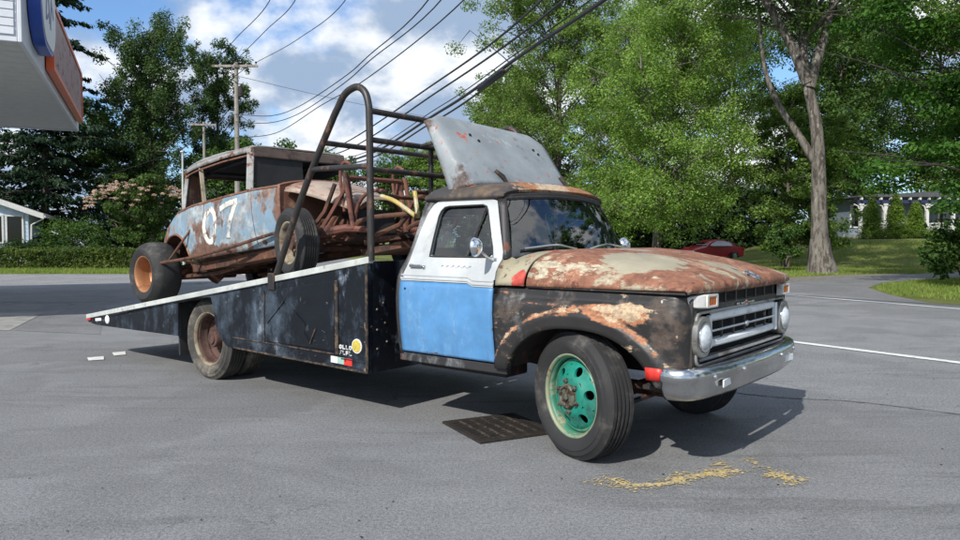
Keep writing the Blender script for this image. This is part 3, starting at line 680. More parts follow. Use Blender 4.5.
bush((-25.2, 40.2, 0), 1.3, 1.75, 'low rounded clipped shrub at the house corner', 'hedge_dark', 37, 6000, .09)
bush((-13.6, 44, 0), 2.4, 3.4, 'green bush behind the hedge under the racing car tail', 'hedge', 38, 7000, .14)
for i, (x, y, h, r, lb) in enumerate([(-20, 92, 11.5, 5, 'distant tree seen through the left side of the hoop'), (-11.5, 88, 10.5, 5, 'distant tree seen between the hoop and the rack post'),
                                      (-5.0, 84, 11.5, 4.6, 'distant tree seen behind the rack bars beside the cab'), (-27.5, 96, 12, 5, 'distant tree behind the racing car roof'), (-8, 100, 13.5, 5.5, 'farthest tree rising behind the rack bars')]):
    tree((x, y, 0), h, r, lb, 'maple_dark' if i % 2 else 'locust', 40 + i, 'distant trees along the road', .04, .2, 22, 15000, .34, cat='tree')

def make_house():
    t = empty('house', (-33.45, 42.6, 0), R(24), 'small pale blue house with white trim and dark windows behind the hedge', 'house')
    wm = plain('pale_blue_siding', (.50, .60, .72), .6, 0, .06, 3)
    b = MB(); poly = [(-6.5, -.1), (6.4, -.1), (6.4, 3.1), (0, 5.52), (-6.5, 3.1)]
    b.prism(poly, lambda a, c, d: (a, d, c), 0, 9); b.build('wall', wm, t, smooth=0)
    b = MB(); k = 0
    for i in range(11):          # clapboards on the gable end, one course each
        z = .35 + i * .235
        c = bpy.data.objects
        bb = MB(); bb.box((-.05, -.012, z), (12.85, .03, .21), Matrix.Rotation(R(4), 3, 'X')); bb.build('clapboard', wm, t, smooth=0)
    tm = M['white_plastic']; dk = glassmat('dark_window_glass', (.05, .06, .07), .04, .35)
    for x in (5.66, 4.62, 2.4, 1.3):
        bb = MB(); w = .76
        ou = [(x - w / 2 - .1, 1.2), (x + w / 2 + .1, 1.2), (x + w / 2 + .1, 2.95), (x - w / 2 - .1, 2.95)]; inn = [(x - w / 2, 1.3), (x + w / 2, 1.3), (x + w / 2, 2.85), (x - w / 2, 2.85)]
        bb.ring(ou, inn, lambda a, c, d: (a, d, c), -.10, .03); f = bb.build('window', tm, t, smooth=0)
        bb = MB(); bb.bb(x - w / 2, x + w / 2, -.045, -.035, 1.3, 2.85); bb.build('pane', dk, f, smooth=0)
        bb = MB(); bb.bb(x - w / 2, x + w / 2, -.035, -.0305, 1.3, 2.85); bb.build('blind', M['dark'], f, smooth=0)
    bb = MB(); rf = plain('grey_shingle', (.16, .16, .17), .9, 0, .3, 14)
    for s in (-1, 1):
        sl = .378
        poly = [(0, 5.58), (s * 7.25, 5.58 - sl * 7.25), (s * 7.25, 5.73 - sl * 7.25), (0, 5.75)]
        if s < 0: poly = poly[::-1]
        bb.prism(poly, lambda a, c, d: (a, d, c), -.55, 9.5)
    bb.build('roof', rf, t, smooth=0)
    for s in (-1, 1):
        sl = .378; bb = MB()
        bb.prism([(0, 5.44), (s * 7.27, 5.44 - sl * 7.27), (s * 7.27, 5.77 - sl * 7.27), (0, 5.77)], lambda a, c, d: (a, d, c), -.62, -.555); bb.build('bargeboard', tm, t, smooth=0)
    bb = MB(); bb.tube([(7.25, -.4, 2.85), (7.15, -.2, 2.7), (6.55, -.06, 2.35), (6.48, -.06, 0)], .05, 8); bb.build('downspout', tm, t)
    bb = MB(); bb.bb(7.2, 7.36, -.6, 9.4, 2.78, 2.92); bb.build('gutter', tm, t, smooth=0)
make_house()

# ---------------------------------------------------------------- filling station canopy
def make_canopy():
    A = Vector((-6.93, 11.3, 4.46)); d1 = Vector((-4.2, 9.3, 0)).normalized(); L1 = 10.2
    ang = math.atan2(d1.y, d1.x)
    t = empty('station_canopy', (A.x, A.y, 0), ang, 'white filling station canopy with ribbed ceiling overhanging the top left corner', 'canopy')
    # local: x along the right-hand edge away from the camera, y to the left
    wh = plain('canopy_white_panel', (.60, .62, .66), .45, 0, .05, 3); so = plain('canopy_ceiling_panel', (.56, .57, .55), .55, 0, .06, 4)
    W = 11.0; z0, z1 = 4.46, 5.62
    for (nm, a) in (('fascia', (0, L1, -.0, .06, z0, z1)), ('fascia', (0, .06, .062, W, z0, z1)), ('fascia', (L1 - .06, L1, .062, W, z0, z1))):
        b = MB(); b.bb(*a); f = b.build(nm, wh, t, smooth=0, bevel=.01)
    for i in range(9):           # horizontal ribs of the near fascia
        b = MB(); b.bb(-.022, -.002, .1, W, z0 + .10 + i * .125, z0 + .21 + i * .125); b.build('fascia_panel', wh, t, smooth=0, bevel=.006)
    for i in range(24):          # ceiling planks running along the near fascia
        w = (L1 - .12) / 24; b = MB(); b.bb(.06 + i * w + .008, .06 + (i + 1) * w - .008, .07, W, z0 + .04, z0 + .06); b.build('ceiling_panel', so, t, smooth=0)
    b = MB(); b.bb(.06, L1 - .06, .062, W, z0 + .075, z0 + .10); b.build('ceiling_deck', M['dark'], t, smooth=0)
    b = MB(); b.bb(.0, L1, .06, W, z1 - .05, z1); b.build('roof', wh, t, smooth=0)
    lp = M['lamp_bowl']
    b = MB(); b.lathe([(.0, 0), (.12, 0), (.15, .03), (.15, .05)], (6.5, 1.5, z0 + .01), (0, 0, 1), 20); b.build('ceiling_lamp', lp, t)
    b = MB(); b.bb(4.4, 4.8, 6.2, 6.6, 0, z0 + .04); b.build('column', wh, t, smooth=0, bevel=.02)
    # signs standing off the right-hand fascia
    s = empty('round_sign', (A.x, A.y, 0), ang, 'white round-ended sign with a thick blue rim on the canopy edge', 'sign')
    blue = plain('sign_blue', (.015, .07, .36), .35, 0, .1, 6); red = plain('sign_orange_red', (.66, .115, .035), .4, 0, .15, 6)
    def sg(a, c, d): return (a, -d, c)
    def rr_(cx, cz, w, h, r, n=8):
        o = []
        for (sx, sz, a0) in ((1, 1, 0), (-1, 1, 90), (-1, -1, 180), (1, -1, 270)):
            for i in range(n + 1):
                a = R(a0 + 90 * i / n); o.append((cx + sx * (w / 2 - r) + math.cos(a) * r, cz + sz * (h / 2 - r) + math.sin(a) * r))
        return o
    b = MB(); b.prism(rr_(1.55, 5.50, 2.1, 1.62, .75), sg, .02, .20); b.build('sign_body', blue, s, smooth=30)
    b = MB(); b.prism(rr_(1.55, 5.50, 1.94, 1.46, .68), sg, .20, .215); fc = b.build('sign_face', M['white_sticker'], s, smooth=30)
    gk = plain('emblem_grey', (.18, .2, .3), .5)
    for (x, z, w, h, rt) in ((1.15, 5.42, .09, .62, 18), (1.45, 5.55, .09, .8, -14), (1.75, 5.38, .09, .6, 22), (2.0, 5.5, .35, .07, 40), (1.35, 5.25, .4, .06, -25)):
        bb = MB(); bb.box((x, -.218, z), (w, .008, h), Matrix.Rotation(R(rt), 3, 'Y')); bb.build('emblem_stroke', gk, fc, smooth=0)
    s = empty('panel_sign', (A.x, A.y, 0), ang, 'orange-red framed sign with a peeling rust-brown face on the canopy edge', 'sign')
    fm = worn('sign_peeling_face', (.20, .050, .030), [((.40, .24, .19), 2.2, .60, .68, (1, 1, 1), (1, 1, 1), [], .5), ((.16, .06, .04), 3.5, .54, .64, (3, 1, 1), (1, 1, 1), [], .8)], .35)
    b = MB(); b.ring([(2.75, 4.62), (9.6, 4.62), (9.6, 5.95), (2.75, 5.95)], [(2.85, 4.72), (9.5, 4.72), (9.5, 5.85), (2.85, 5.85)], sg, .02, .16); b.build('sign_frame', red, s, smooth=0, bevel=.01)
    b = MB(); b.bb(2.85, 9.5, -.135, -.03, 4.72, 5.85); b.build('sign_face', fm, s, smooth=0)
make_canopy()

# ---------------------------------------------------------------- poles and wires
def pole(base, h, r, arms, label, name='utility_pole', ins=True, m='wood'):
    t = empty(name, base, 0, label, 'pole', None if name != 'utility_pole' else 'utility poles along the road')
    b = MB(); b.tube([(0, 0, -.3), (0, 0, h * .5), (.02, 0, h)], [r, r * .85, r * .62], 10); b.build('post', M[m], t)
    for (z, w, rot) in arms:
        b = MB(); c, s_ = math.cos(rot), math.sin(rot)
        b.box((0, -r * .9, z), (w, .09, .12), Matrix.Rotation(rot, 3, 'Z')); a = b.build('crossarm', M['wood'], t, smooth=0)
        for k in (-.46, -.2, .2, .46):
            bb = MB(); bb.lathe([(0, 0), (.02, 0), (.02, .08), (.05, .09), (.06, .14), (.04, .17), (0, .18)], (k * w * c, -r * .9 + k * w * s_, z + .06), (0, 0, 1), 8); bb.build('insulator', M['iron'], a)
        for k in (-1, 1):
            bb = MB(); bb.tube([(k * w * .3, -r * 1.4, z - .03), (0, -r * 1.1, z - .55)], .02, 5); bb.build('brace', M['iron'], a)
    return t
up = pole((-13.1, 40, 0), 10.95, .17, [(10.72, 2.45, 0)], 'weathered utility pole with one crossarm rising above the racing car')
b = MB(); b.lathe([(0, 0), (.14, .0), (.15, .05), (.15, .5), (.12, .56), (0, .58)], (.26, -.05, 9.1), (0, 0, 1), 12); b.build('fuse_canister', M['iron'], up)
b = MB(); b.tube([(0, -.17, 9.9), (.35, -.3, 9.7), (.42, -.3, 9.2)], .02, 6); b.build('jumper_cable', M['black'], up)
pole((-18.6, 50, 0), 9.35, .13, [(9.15, 1.7, .1)], 'farther thinner utility pole between the maples and the racing car')
pole((-17.4, 60, 0), 8.1, .16, [(7.8, 2.0, .2)], 'distant utility pole hidden behind the racing car roof carrying the thick cables')
tp = pole((-12.05, 30, 0), 5.0, .055, [], 'thin plain white post behind the tail of the racing car', 'white_post', m='rail')
b = MB(); b.lathe([(.06, 0), (.075, .01), (.07, .05), (0, .08)], (0, 0, 4.98), (0, 0, 1), 12); b.build('post_cap', M['white_plastic'], tp)
def wire(pts, r, label, n=10, group='overhead wires', name='overhead_wire'):
    b = MB(); b.tube(smooth_path(pts, n), r, 6); return tag(b.build(name, M['black']), label, 'wire', group)
def at(u, v, Y): return ((u - 480) / 737.6 * Y * 1.0, Y, CAM_H + (239 - v) / 737.0 * Y)
wire([(-14.3, 40, 10.95), at(240, 40, 33), at(275, 0, 27), (-5.0, 20, 10.6), (-1, 8, 12)], .016, 'thin wire from the left end of the pole crossarm going up out of the picture')
wire([(-13.2, 40, 10.95), at(268, 34, 32), at(300, 0, 27), (-4.2, 20, 10.6), (0, 8, 12)], .016, 'thin wire from the middle of the pole crossarm going up out of the picture')
wire([(-12.0, 40, 10.95), at(300, 42, 32), at(350, 0, 26), (-2.4, 19, 10.6), (2, 8, 12)], .016, 'thin wire from the right end of the pole crossarm, lowest of the upper three')
wire([(-13.1, 39.8, 8.15), at(272, 117, 37), at(300, 108, 33), at(344, 80, 27), at(370, 58, 24.5), at(432, 0, 19), (1, 12, 8.6)], .018, 'middle wire sagging from the pole, highest of the lower three', 8)
wire([(-13.1, 39.8, 7.75), at(270, 124, 37), at(300, 115, 33), at(344, 86, 27), at(372, 62, 24.5), at(445, 0, 19), (1.3, 12, 8.5)], .018, 'middle wire sagging from the pole, second of the lower three', 8)
wire([(-13.1, 39.8, 6.9), at(277, 134, 36), at(322, 107, 29), at(370, 79, 24), at(468, 0, 18), (1.9, 12, 8.0)], .018, 'middle wire sagging from the pole, lowest of the lower three', 8)
wire([at(240, 78, 40), at(330, 99, 52), at(400, 113, 62), at(480, 127, 76)], .012, 'faint thin wire crossing the clouds away from the pole')
wire([(-17.6, 60, 7.9), at(323, 154, 40), at(443, 80, 23), at(545, 0, 16), (3.0, 11.5, 7.4), (6.5, 5, 8.6)], .030, 'thick black overhead cable, leftmost of the steep ones')
wire([(-17.2, 60, 7.9), at(335, 155, 40), at(443, 90, 23), at(567, 0, 16), (3.5, 11.5, 7.4), (7.0, 5, 8.6)], .030, 'thick black overhead cable, second of the steep ones')
wire([(-16.9, 60, 7.7), at(350, 161, 40), at(440, 113, 26), at(520, 58, 19), at(608, 0, 15), (4.6, 11.2, 7.0), (8.2, 5, 8.0)], .050, 'heaviest black overhead cable bundle crossing in front of the tree')
wire([(-16.9, 60, 7.72), at(350, 158, 40), at(440, 108, 26), at(510, 60, 19.5), at(594, 0, 15.4), (4.2, 11.3, 7.1), (8.0, 5, 8.2)], .018, 'thin strand running just above the heavy cable bundle')
wire([(-16.9, 60, 7.62), at(352, 164, 40), at(432, 124, 27), at(490, 86, 21.2), at(512, 68, 19.6)], .034, 'short lower strand joining the heavy cable at its splice')
b = MB(); P0, P1 = Vector(at(478, 92, 22)), Vector(at(504, 72, 20)); D = P1 - P0
b.tube([P0, P0 + D * .08, P0 + D * .45, P0 + D * .55, P0 + D * .92, P1], [.03, .085, .095, .07, .08, .03], 10)
t = b.build('cable_splice', M['black']); tag(t, 'lumpy black splice case clamped on the heavy cable bundle', 'cable splice')
wire([at(50, 190, 45), at(110, 175, 46), at(182, 150, 48), at(206, 132, 50)], .012, 'thin service wire dropping from the far pole toward the house')

# ---------------------------------------------------------------- right background
RG = 'roadside trees behind the truck'
tree((5.0, 47, 0), 21, 5.6, 'tall leafy tree directly behind the grey panel on the cab', 'locust', 51, RG, .08, .28, 60, 100000, .15, crel=.13, dens=9, asc=1.1)
tree((2.1, 60, 0), 14.8, 3.9, 'smaller tree whose rounded top stands left beside the heavy cables', 'locust', 52, RG, .08, .2, 34, 34000, .17, crel=.17, dens=8, asc=1.3)
tree((9.0, 38, 0), 14.5, 5.0, 'pale silvery green tree with drooping branches behind the hood', 'silver', 53, RG, .12, .24, 62, 110000, .125, lean=(1.6, 0), crel=.14, flat=.8, bark='bark', dens=10)
tree((12.5, 64, 0), 21, 6.2, 'tall dark tree behind the pale silvery tree', 'maple_dark', 54, RG, .05, .28, 50, 60000, .2, crel=.16, dens=7)
tree((22.5, 66, 1.0), 22, 6.5, 'tall dark tree behind the thick bare trunk', 'maple', 55, RG, .05, .28, 50, 60000, .2, crel=.16, dens=7)
tree((31, 64, 1.8), 20, 6.2, 'dark tree behind the porch house left side', 'maple_dark', 56, RG, .10, .3, 40, 34000, .28)
tree((42, 68, 2.2), 22, 7, 'dark tree behind the porch house right side', 'maple', 57, RG, .10, .3, 40, 34000, .3)
tree((37, 73, 2), 25, 7.5, 'tallest tree far behind the porch house roof', 'maple_dark', 59, RG, .05, .3, 44, 46000, .24, crel=.16, dens=7)
tree((3.5, 72, 0), 17, 5.5, 'broad tree far behind the heavy cables', 'maple', 58, RG, .08, .3, 34, 26000, .3)
# the big trunk by the driveway: forked above, crown mostly over the picture
bt = tree((14.85, 32, 0), 19, 6.0, 'big roadside tree with a thick bare grey trunk forking high up beside the driveway', 'maple_dark', 60, RG, .62, .42, 46, 52000, .15, bark='bark', crel=.14, dens=6, asc=1.3, flat=.55,
          trunk=[(0, 0, -.4), (-.12, 0, 1.2), (-.2, 0, 3.4), (-.35, 0, 6.2), (-.85, .1, 8.8), (-1.0, .2, 12), (-.6, .2, 16.5)])
b = MB()
b.tube([(.03, 0, -.3), (.0, 0, .15), (-.08, 0, .8), (-.12, 0, 1.5)], [.82, .62, .47, .40], 14); b.build('root_flare', M['bark'], bt, smooth=60)
b = MB(); b.tube(smooth_path([(-.75, 0, 8.2), (-1.5, 0, 9.8), (-2.6, -.2, 11.4), (-4.6, -.5, 14)], 5), [.28 - .012 * i for i in range(16)], 8); b.build('limb', M['bark'], bt, smooth=60)
b = MB(); b.tube(smooth_path([(-.7, 0, 8.0), (-.3, -.1, 9.6), (.1, -.2, 11.4), (.6, 0, 14.5)], 5), [.26 - .012 * i for i in range(16)], 8); b.build('limb', M['bark'], bt, smooth=60)
b = MB(); b.tube(smooth_path([(-.25, 0, 4.6), (-.95, .4, 6.0), (-1.9, .6, 7.6), (-2.5, .6, 9.5), (-2.9, .4, 13.5)], 5), [.2 - .008 * i for i in range(21)], 8); b.build('limb', M['bark'], bt, smooth=60)
tree((15.6, 37.5, 0), 9.5, 2.8, 'thin understory tree leaning just behind the thick bare trunk', 'locust', 61, RG, .06, .12, 26, 24000, .15, crel=.15, dens=7)
tree((17.0, 38, .2), 7.5, 2.6, 'small green tree right of the thick bare trunk', 'maple', 62, RG, .08, .12, 22, 18000, .15)
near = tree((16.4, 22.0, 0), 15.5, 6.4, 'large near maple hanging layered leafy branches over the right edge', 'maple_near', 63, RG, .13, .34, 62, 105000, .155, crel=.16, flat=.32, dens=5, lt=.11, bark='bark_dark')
bush((15.7, 23.6, 0), 1.5, 2.6, 'dark shrub with drooping leaves at the right edge of the grass', 'maple_dark', 64, 5000, .17)
bush((14.1, 34.2, .3), .8, 2.4, 'leafy sucker shrub growing behind the foot of the thick trunk', 'maple_dark', 65, 6000, .12)
bush((7.6, 40.5, 0), 1.4, 1.6, 'low shrub at the foot of the pale silvery tree', 'hedge_dark', 66, 3500, .14)
# off to the right of the picture, seen as reflections in the windscreen and chrome
for k, (x, y, z, s) in enumerate(((23, 13, 0, .75), (31, 5, 0, .9), (27, -8, 0, .85))):
    c = copy_tree(near); c.location = (x, y, z); c.scale = (s, s, s); c.rotation_euler.z = 1.3 * k + .6
    c['label'] = ('first', 'second', 'third')[k] + ' maple off to the right beyond the near maple, outside the picture'
# dark back hedge behind the red car
hd = empty('hedge', (14.2, 56.5, .1), 0, 'tall dark green hedge behind the red car', 'hedge')
box_leaves('foliage', -16, 9.5, -.8, .8, 0, 5.2, 90000, .27, M['hedge_dark'], hd, 13, .25)
b = MB()
for i in range(50): b.tube([(-15.6 + i * .5, 0, -.1), (-15.5 + i * .5, .2 * math.sin(i * 2), 1.8), (-15.6 + i * .5, .2 * math.cos(i), 4.6)], [.05, .04, .015], 5)
b.build('stem', M['bark2'], hd)
for i, (x, y, h, lb) in enumerate(((26.1, 49.2, 2.75, 'small pointed arborvitae left of the porch'), (27.55, 49.0, 3.0, 'tallest pointed arborvitae in front of the porch columns'), (29.0, 49.2, 2.4, 'broad rounded arborvitae in front of the porch window'))):
    t = empty('arborvitae', (x, y, terrain(x, y)), 0, lb, 'shrub', 'arborvitaes in front of the porch house'); C = []; Rd = []
    for k in range(60):
        f = (k + .5) / 60; a = k * 2.4; rad = .78 * (1 - f) ** .7 + .06; C.append((math.cos(a) * rad * .6, math.sin(a) * rad * .6, f * h)); Rd.append((rad * .55 + .06, rad * .55 + .06, .2))
    leaf_mesh('foliage', C, Rd, 9000, .10, M['arbor'], t, 70 + i, .9, -.6)
    b = MB(); b.tube([(0, 0, -.1), (0, 0, h * .8)], [.06, .02], 6); b.build('stem', M['bark2'], t)
def porch_house():
    X, Y = 33.4, 53.5; Z = terrain(31, 53.5)
    t = empty('porch_house', (X, Y, Z), 0, 'grey-blue house with white porch columns beyond the lawn on the right', 'house')
    wl = plain('grey_blue_siding', (.15, .19, .23), .7, 0, .08, 3); w = M['white_plastic']; nv = plain('navy_porch_trim', (.02, .03, .08), .5); dk = glassmat('porch_window_glass', (.08, .09, .1), .1, .6)
    b = MB(); b.bb(-5.6, 9, 2.2, 9, -.4, 2.9); b.build('wall', wl, t, smooth=0)
    b = MB(); b.prism([(-6.2, 2.95), (9.6, 2.95), (9.6, 3.05), (1.7, 3.45), (-6.2, 3.05)], lambda a, c, d: (a, d, c), -.3, 9.5); b.build('roof', plain('house_roof', (.07, .075, .085), .9, 0, .3, 10), t, smooth=0)
    b = MB(); b.bb(-6.0, 9.2, .0, 2.18, -.3, .28); b.build('porch_floor', w, t, smooth=0)
    b = MB(); b.bb(-6.1, 9.3, -.06, .12, 2.50, 2.80); b.build('porch_beam', nv, t, smooth=0)
    for i in range(22):
        b = MB(); b.bb(-6.0 + i * .7, -5.88 + i * .7, -.35, -.065, 2.74, 2.90); b.build('rafter_tail', w, t, smooth=0)
    for x in (-5.8, -4.05, -1.0, .9, 2.6, 5.4):
        b = MB(); b.bb(x - .1, x + .1, .0, .2, .28, 2.50); c = b.build('column', w, t, smooth=0)
        b = MB(); b.bb(x - .16, x + .16, -.04, .24, .282, .42); b.bb(x - .16, x + .16, -.04, .24, 2.37, 2.498); b.build('capital', w, c, smooth=0)
        b = MB(); b.tube([(x - .5, .1, 2.44), (x - .2, .1, 2.3), (x - .08, .1, 1.95)], .05, 6); b.tube([(x + .5, .1, 2.44), (x + .2, .1, 2.3), (x + .08, .1, 1.95)], .05, 6); b.build('bracket', w, c)
    for x in (-4.9, -2.6, 1.7, 4):
        b = MB(); b.ring([(x - .62, .75), (x + .62, .75), (x + .62, 2.5), (x - .62, 2.5)], [(x - .52, .85), (x + .52, .85), (x + .52, 2.4), (x - .52, 2.4)], lambda a, c, d: (a, d, c), 2.13, 2.24)
        f = b.build('window', w, t, smooth=0); b = MB(); b.bb(x - .52, x + .52, 2.17, 2.19, .85, 2.4); b.build('pane', dk, f, smooth=0)
    for (x0, x1) in ((-5.7, -4.15), (-3.95, -1.1), (-.9, .8), (1.0, 2.5)):   # porch railing
        b = MB(); b.bb(x0, x1, .07, .13, 1.02, 1.09); b.bb(x0, x1, .07, .13, .36, .42); rl = b.build('railing', w, t, smooth=0)
        k = int((x1 - x0) / .13)
        b = MB()
        for i in range(k): b.bb(x0 + (i + .5) * (x1 - x0) / k - .02, x0 + (i + .5) * (x1 - x0) / k + .02, .08, .12, .42, 1.02)
        b.build('baluster', w, rl, smooth=0)
    for j, (x, m_) in enumerate(((-2.2, 'redflower'), (-3.3, 'whiteflower'), (1.5, 'redflower'))):
        p = empty('flower_planter', (X + x, Y - .25, Z), 0, ('planter of red flowers hung on the porch rail nearest the centre', 'planter of white flowers on the porch rail', 'planter of red flowers behind the right edge maple')[j], 'planter', 'planters on the porch rail')
        b = MB(); b.bb(-.45, .45, -.12, .12, .95, 1.15); b.build('planter_box', M['white_plastic'], p, smooth=0, bevel=.02)
        leaf_mesh('foliage', [(-.3, 0, 1.22), (0, 0, 1.26), (.3, 0, 1.22)], [(.22, .16, .14)] * 3, 400, .08, M['locust'], p, 80 + j)
        leaf_mesh('blossom', [(-.3, -.05, 1.3), (0, -.05, 1.35), (.3, -.05, 1.3)], [(.22, .16, .12)] * 3, 260, .07, M[m_], p, 90 + j)
    for j, x in enumerate((-5.2, -2.5)):
        p = bush((X + x, 50.6, terrain(X + x, 50.6)), .75, .9, ('white flowering bush below the left porch columns', 'white flowering bush right of the tallest arborvitae')[j], 'whiteflower', 95 + j, 900, .09, 'flowering_bush')
        leaf_mesh('leaf_clump', [(0, 0, .35)], [(.7, .6, .35)], 900, .1, M['hedge'], p, 97 + j)
porch_house()
low = empty('hedge', (28.2, 48.4, terrain(28.2, 48.4)), 0, 'knee-high clipped border hedge in front of the porch', 'hedge')
box_leaves('foliage', -3, 3.4, -.2, .2, 0, .42, 4500, .08, M['arbor'], low, 15)
b = MB()
for i in range(13): b.tube([(-2.9 + i * .5, 0, -.1), (-2.9 + i * .5, 0, .3)], [.02, .012], 5)
b.build('stem', M['bark2'], low)

def car(loc, rz, label, paint):
    t = empty('parked_car', loc, rz, label, 'car')
    pm = NM('car_paint', .25, 0, .6); pm.color(paint); pm.b.inputs['Coat Weight'].default_value = .6
    L = [(-2.2, .55), (-2.18, .88), (-1.95, 1.0), (-1.55, 1.03), (-1.0, 1.36), (-.4, 1.46), (.2, 1.44), (.75, 1.22), (1.15, .98), (1.75, .88), (2.12, .72), (2.2, .5), (2.15, .28), (-2.1, .28)]
    b = MB(); rows = []
    for (y, ins, tuck) in ((-.88, .0, 0), (-.80, 0, 0)): pass
    def w(z): return .88 if z < .95 else lerp(.88, .60, min(1, (z - .95) / .5))
    top = [(-2.2, .5), (-2.2, .85), (-2.0, .99), (-1.6, 1.03), (-1.05, 1.33), (-.45, 1.46), (.15, 1.45), (.7, 1.24), (1.1, 1.0), (1.7, .9), (2.08, .76), (2.2, .56), (2.2, .4)]
    for (x, z) in top:
        ww = w(z) * (1 - .16 * max(0, (abs(x) - 1.5) / .7) ** 2)
        rows.append([(x, -ww * .96, min(.3, z)), (x, -ww * 1.0, min(z, .62)), (x, -ww, z - .05 if z > .7 else z), (x, -ww * .90, z), (x, -ww * .5, z + .02), (x, 0, z + .03), (x, ww * .5, z + .02), (x, ww * .90, z), (x, ww, z - .05 if z > .7 else z), (x, ww, min(z, .62)), (x, ww * .96, min(.3, z))])
    b.grid(rows); b.build('body', pm.m, t, smooth=40)
    gl = glassmat('car_glass', (.05, .06, .07), .25, .9)
    for s in (-1, 1):
        def yw(z): return s * (w(z) + .012)
        poly = [(-1.15, 1.04), (-1.0, 1.26), (-.5, 1.37), (.1, 1.36), (.55, 1.2), (.85, 1.03)]
        b = MB(); b.add([(x, yw(z), z) for x, z in poly], [tuple(range(6))]); b.build('side_window', gl, t, smooth=0, solid=.01)
        for x in (-1.32, 1.38):
            b = MB(); b.lathe([(.2, -.02), (.28, -.02), (.325, .02), (.325, .16), (.28, .2), (.2, .2)], (x, s * .72 if s > 0 else -.88, .325), (0, 1, 0), 24); wh = b.build('wheel', M['rubber'], t)
            b = MB(); b.lathe([(0, -.0), (.06, -.01), (.19, .0), (.2, .02)], (x, s * .9, .325), (0, -s, 0), 20); b.build('rim', M['chrome_clean'], wh)
        b = MB(); b.box((.78, s * .96, 1.02), (.16, .16, .11)); b.build('mirror', pm.m, t, bevel=.03)
        b = MB(); b.box((2.1, s * .62, .66), (.16, .36, .13)); b.build('headlight', M['lamp_bowl'], t, bevel=.04)
        b = MB(); b.box((-2.17, s * .66, .82), (.1, .34, .16)); b.build('taillight', M['red_lens'], t, bevel=.03)
    b = MB(); b.grid([[(1.03, y * .74, 1.065), (.72, y * .62, 1.262)] for y in (-1, -.5, 0, .5, 1)]); b.build('windscreen', gl, t, solid=.01)
    b = MB(); b.grid([[(-1.5, y * .7, 1.105), (-1.08, y * .62, 1.35)] for y in (-1, -.5, 0, .5, 1)]); b.build('rear_window', gl, t, solid=.01)
    return t
car((15.8, 50.5, -.02), R(203), 'dark red parked car beyond the hood of the tow truck', (.30, .010, .022))
car((-27.0, 48.5, 0), R(178), 'white parked car half hidden behind the left hedge', (.62, .63, .64))

# ---------------------------------------------------------------- tow truck (x forward, y left, z up; origin under the front axle)
TX, TY, TYAW = 1.263, 5.656, R(-39.398)
tk = empty('ramp_truck', (TX, TY, 0), TYAW, 'old rusty ramp truck with blue and white door carrying a racing car on its bed', 'truck')

def hood_z(x, y):
    w = .965
    zc = pl(x, [(-.72, 1.372), (-.4, 1.392), (-.1, 1.392), (.2, 1.368), (.5, 1.318), (.7, 1.265), (.80, 1.222), (.85, 1.20)])
    p = lerp(5.2, 2.9, S((x + .5) / 1.3)); ze = pl(x, [(-.7, 1.15), (.85, 1.165)])
    t = min(1, abs(y) / w)
    rib = .012 * math.exp(-((abs(y) - .34) / .05) ** 2) * S((x + .5) / .6)
    return ze + (zc - ze) * (1 - t ** p) ** .52 + rib
def hood_front(y): return .845 - .085 * (abs(y) / .96) ** 3.2
ys = [math.sin(R(a)) * .965 for a in np.linspace(-90, 90, 41)]
rows = []
for i in range(25):
    s = i / 24; rows.append([(lerp(-.410, hood_front(y), s ** .9), y, hood_z(lerp(-.410, hood_front(y), s ** .9), y)) for y in ys])
rows.append([(hood_front(y) + .006, y, lerp(rows[-1][k][2], 1.165, .5)) for k, y in enumerate(ys)])
rows.append([(hood_front(y) - .002, y, 1.158 - .0 * abs(y)) for y in ys])
b = MB(); b.grid(rows); hood = b.build('hood', M['hood'], tk, solid=.018)
for s in (-1, 1):     # hood side skirt bead
    b = MB(); b.tube([(x, s * .966, 1.152) for x in np.linspace(-.41, .76, 12)], .010, 6); b.build('hood_edge', M['cab_black'], hood)
# crest on the nose: cogged ring and bolt
b = MB(); c = Vector((.818, 0, 1.232)); ax = Vector((.45, 0, .9)).normalized(); U = Vector((0, 1, 0)); V = ax.cross(U)
b.tube([c + U * math.cos(t) * .058 + V * math.sin(t) * .05 for t in np.linspace(0, 6.283, 25)[:-1]], .009, 6, True)
for k in range(8):
    t = k * math.pi / 4; b.box(c + U * math.cos(t) * .066 + V * math.sin(t) * .058, (.014, .014, .014))
b.tube([c + V * -.05 + U * .02, c + V * -.005 + U * -.008, c + V * .005 + U * .012, c + V * .05 - U * .02], .010, 6)
b.tube([c + U * -.10, c + U * -.055], [.006, .012], 6); b.tube([c + U * .10, c + U * .055], [.006, .012], 6)
b.build('hood_crest', M['chrome'], hood)
def ws_base(w): return Vector((-.53 - .112 * abs(w) ** 2.4, .862 * w, 1.352 - .008 * abs(w) ** 3))
def ws_top(w): return Vector((-.745 - .068 * abs(w) ** 2.4, .702 * w, 1.822 - .032 * abs(w) ** 2.2))
rows = []
for i in range(8):     # cowl between the windscreen and the hood
    s = i / 7; r_ = []
    for y in ys:
        w = max(-1, min(1, y / .845)); xb = ws_base(w).x + .005 - .05 * max(0, abs(y) - .845) / .12; x = lerp(xb, -.434, s)
        r_.append((x, y, hood_z(x, y) - (.0 if s > .1 else .004)))
    rows.append(r_)
b = MB(); b.grid(rows); b.build('cowl', M['cowl'], tk, solid=.018)
def arch_z(x):
    u = abs(x - .0) / .60
    return .40 + .49 * (1 - min(1, u) ** 2.3) ** (1 / 2.1)
def body_y(z): return pl(z, [(.5, .945), (.62, .968), (.8, .992), (.95, 1.004), (1.03, 1.000), (1.055, .988), (1.075, .958), (1.145, .948)])
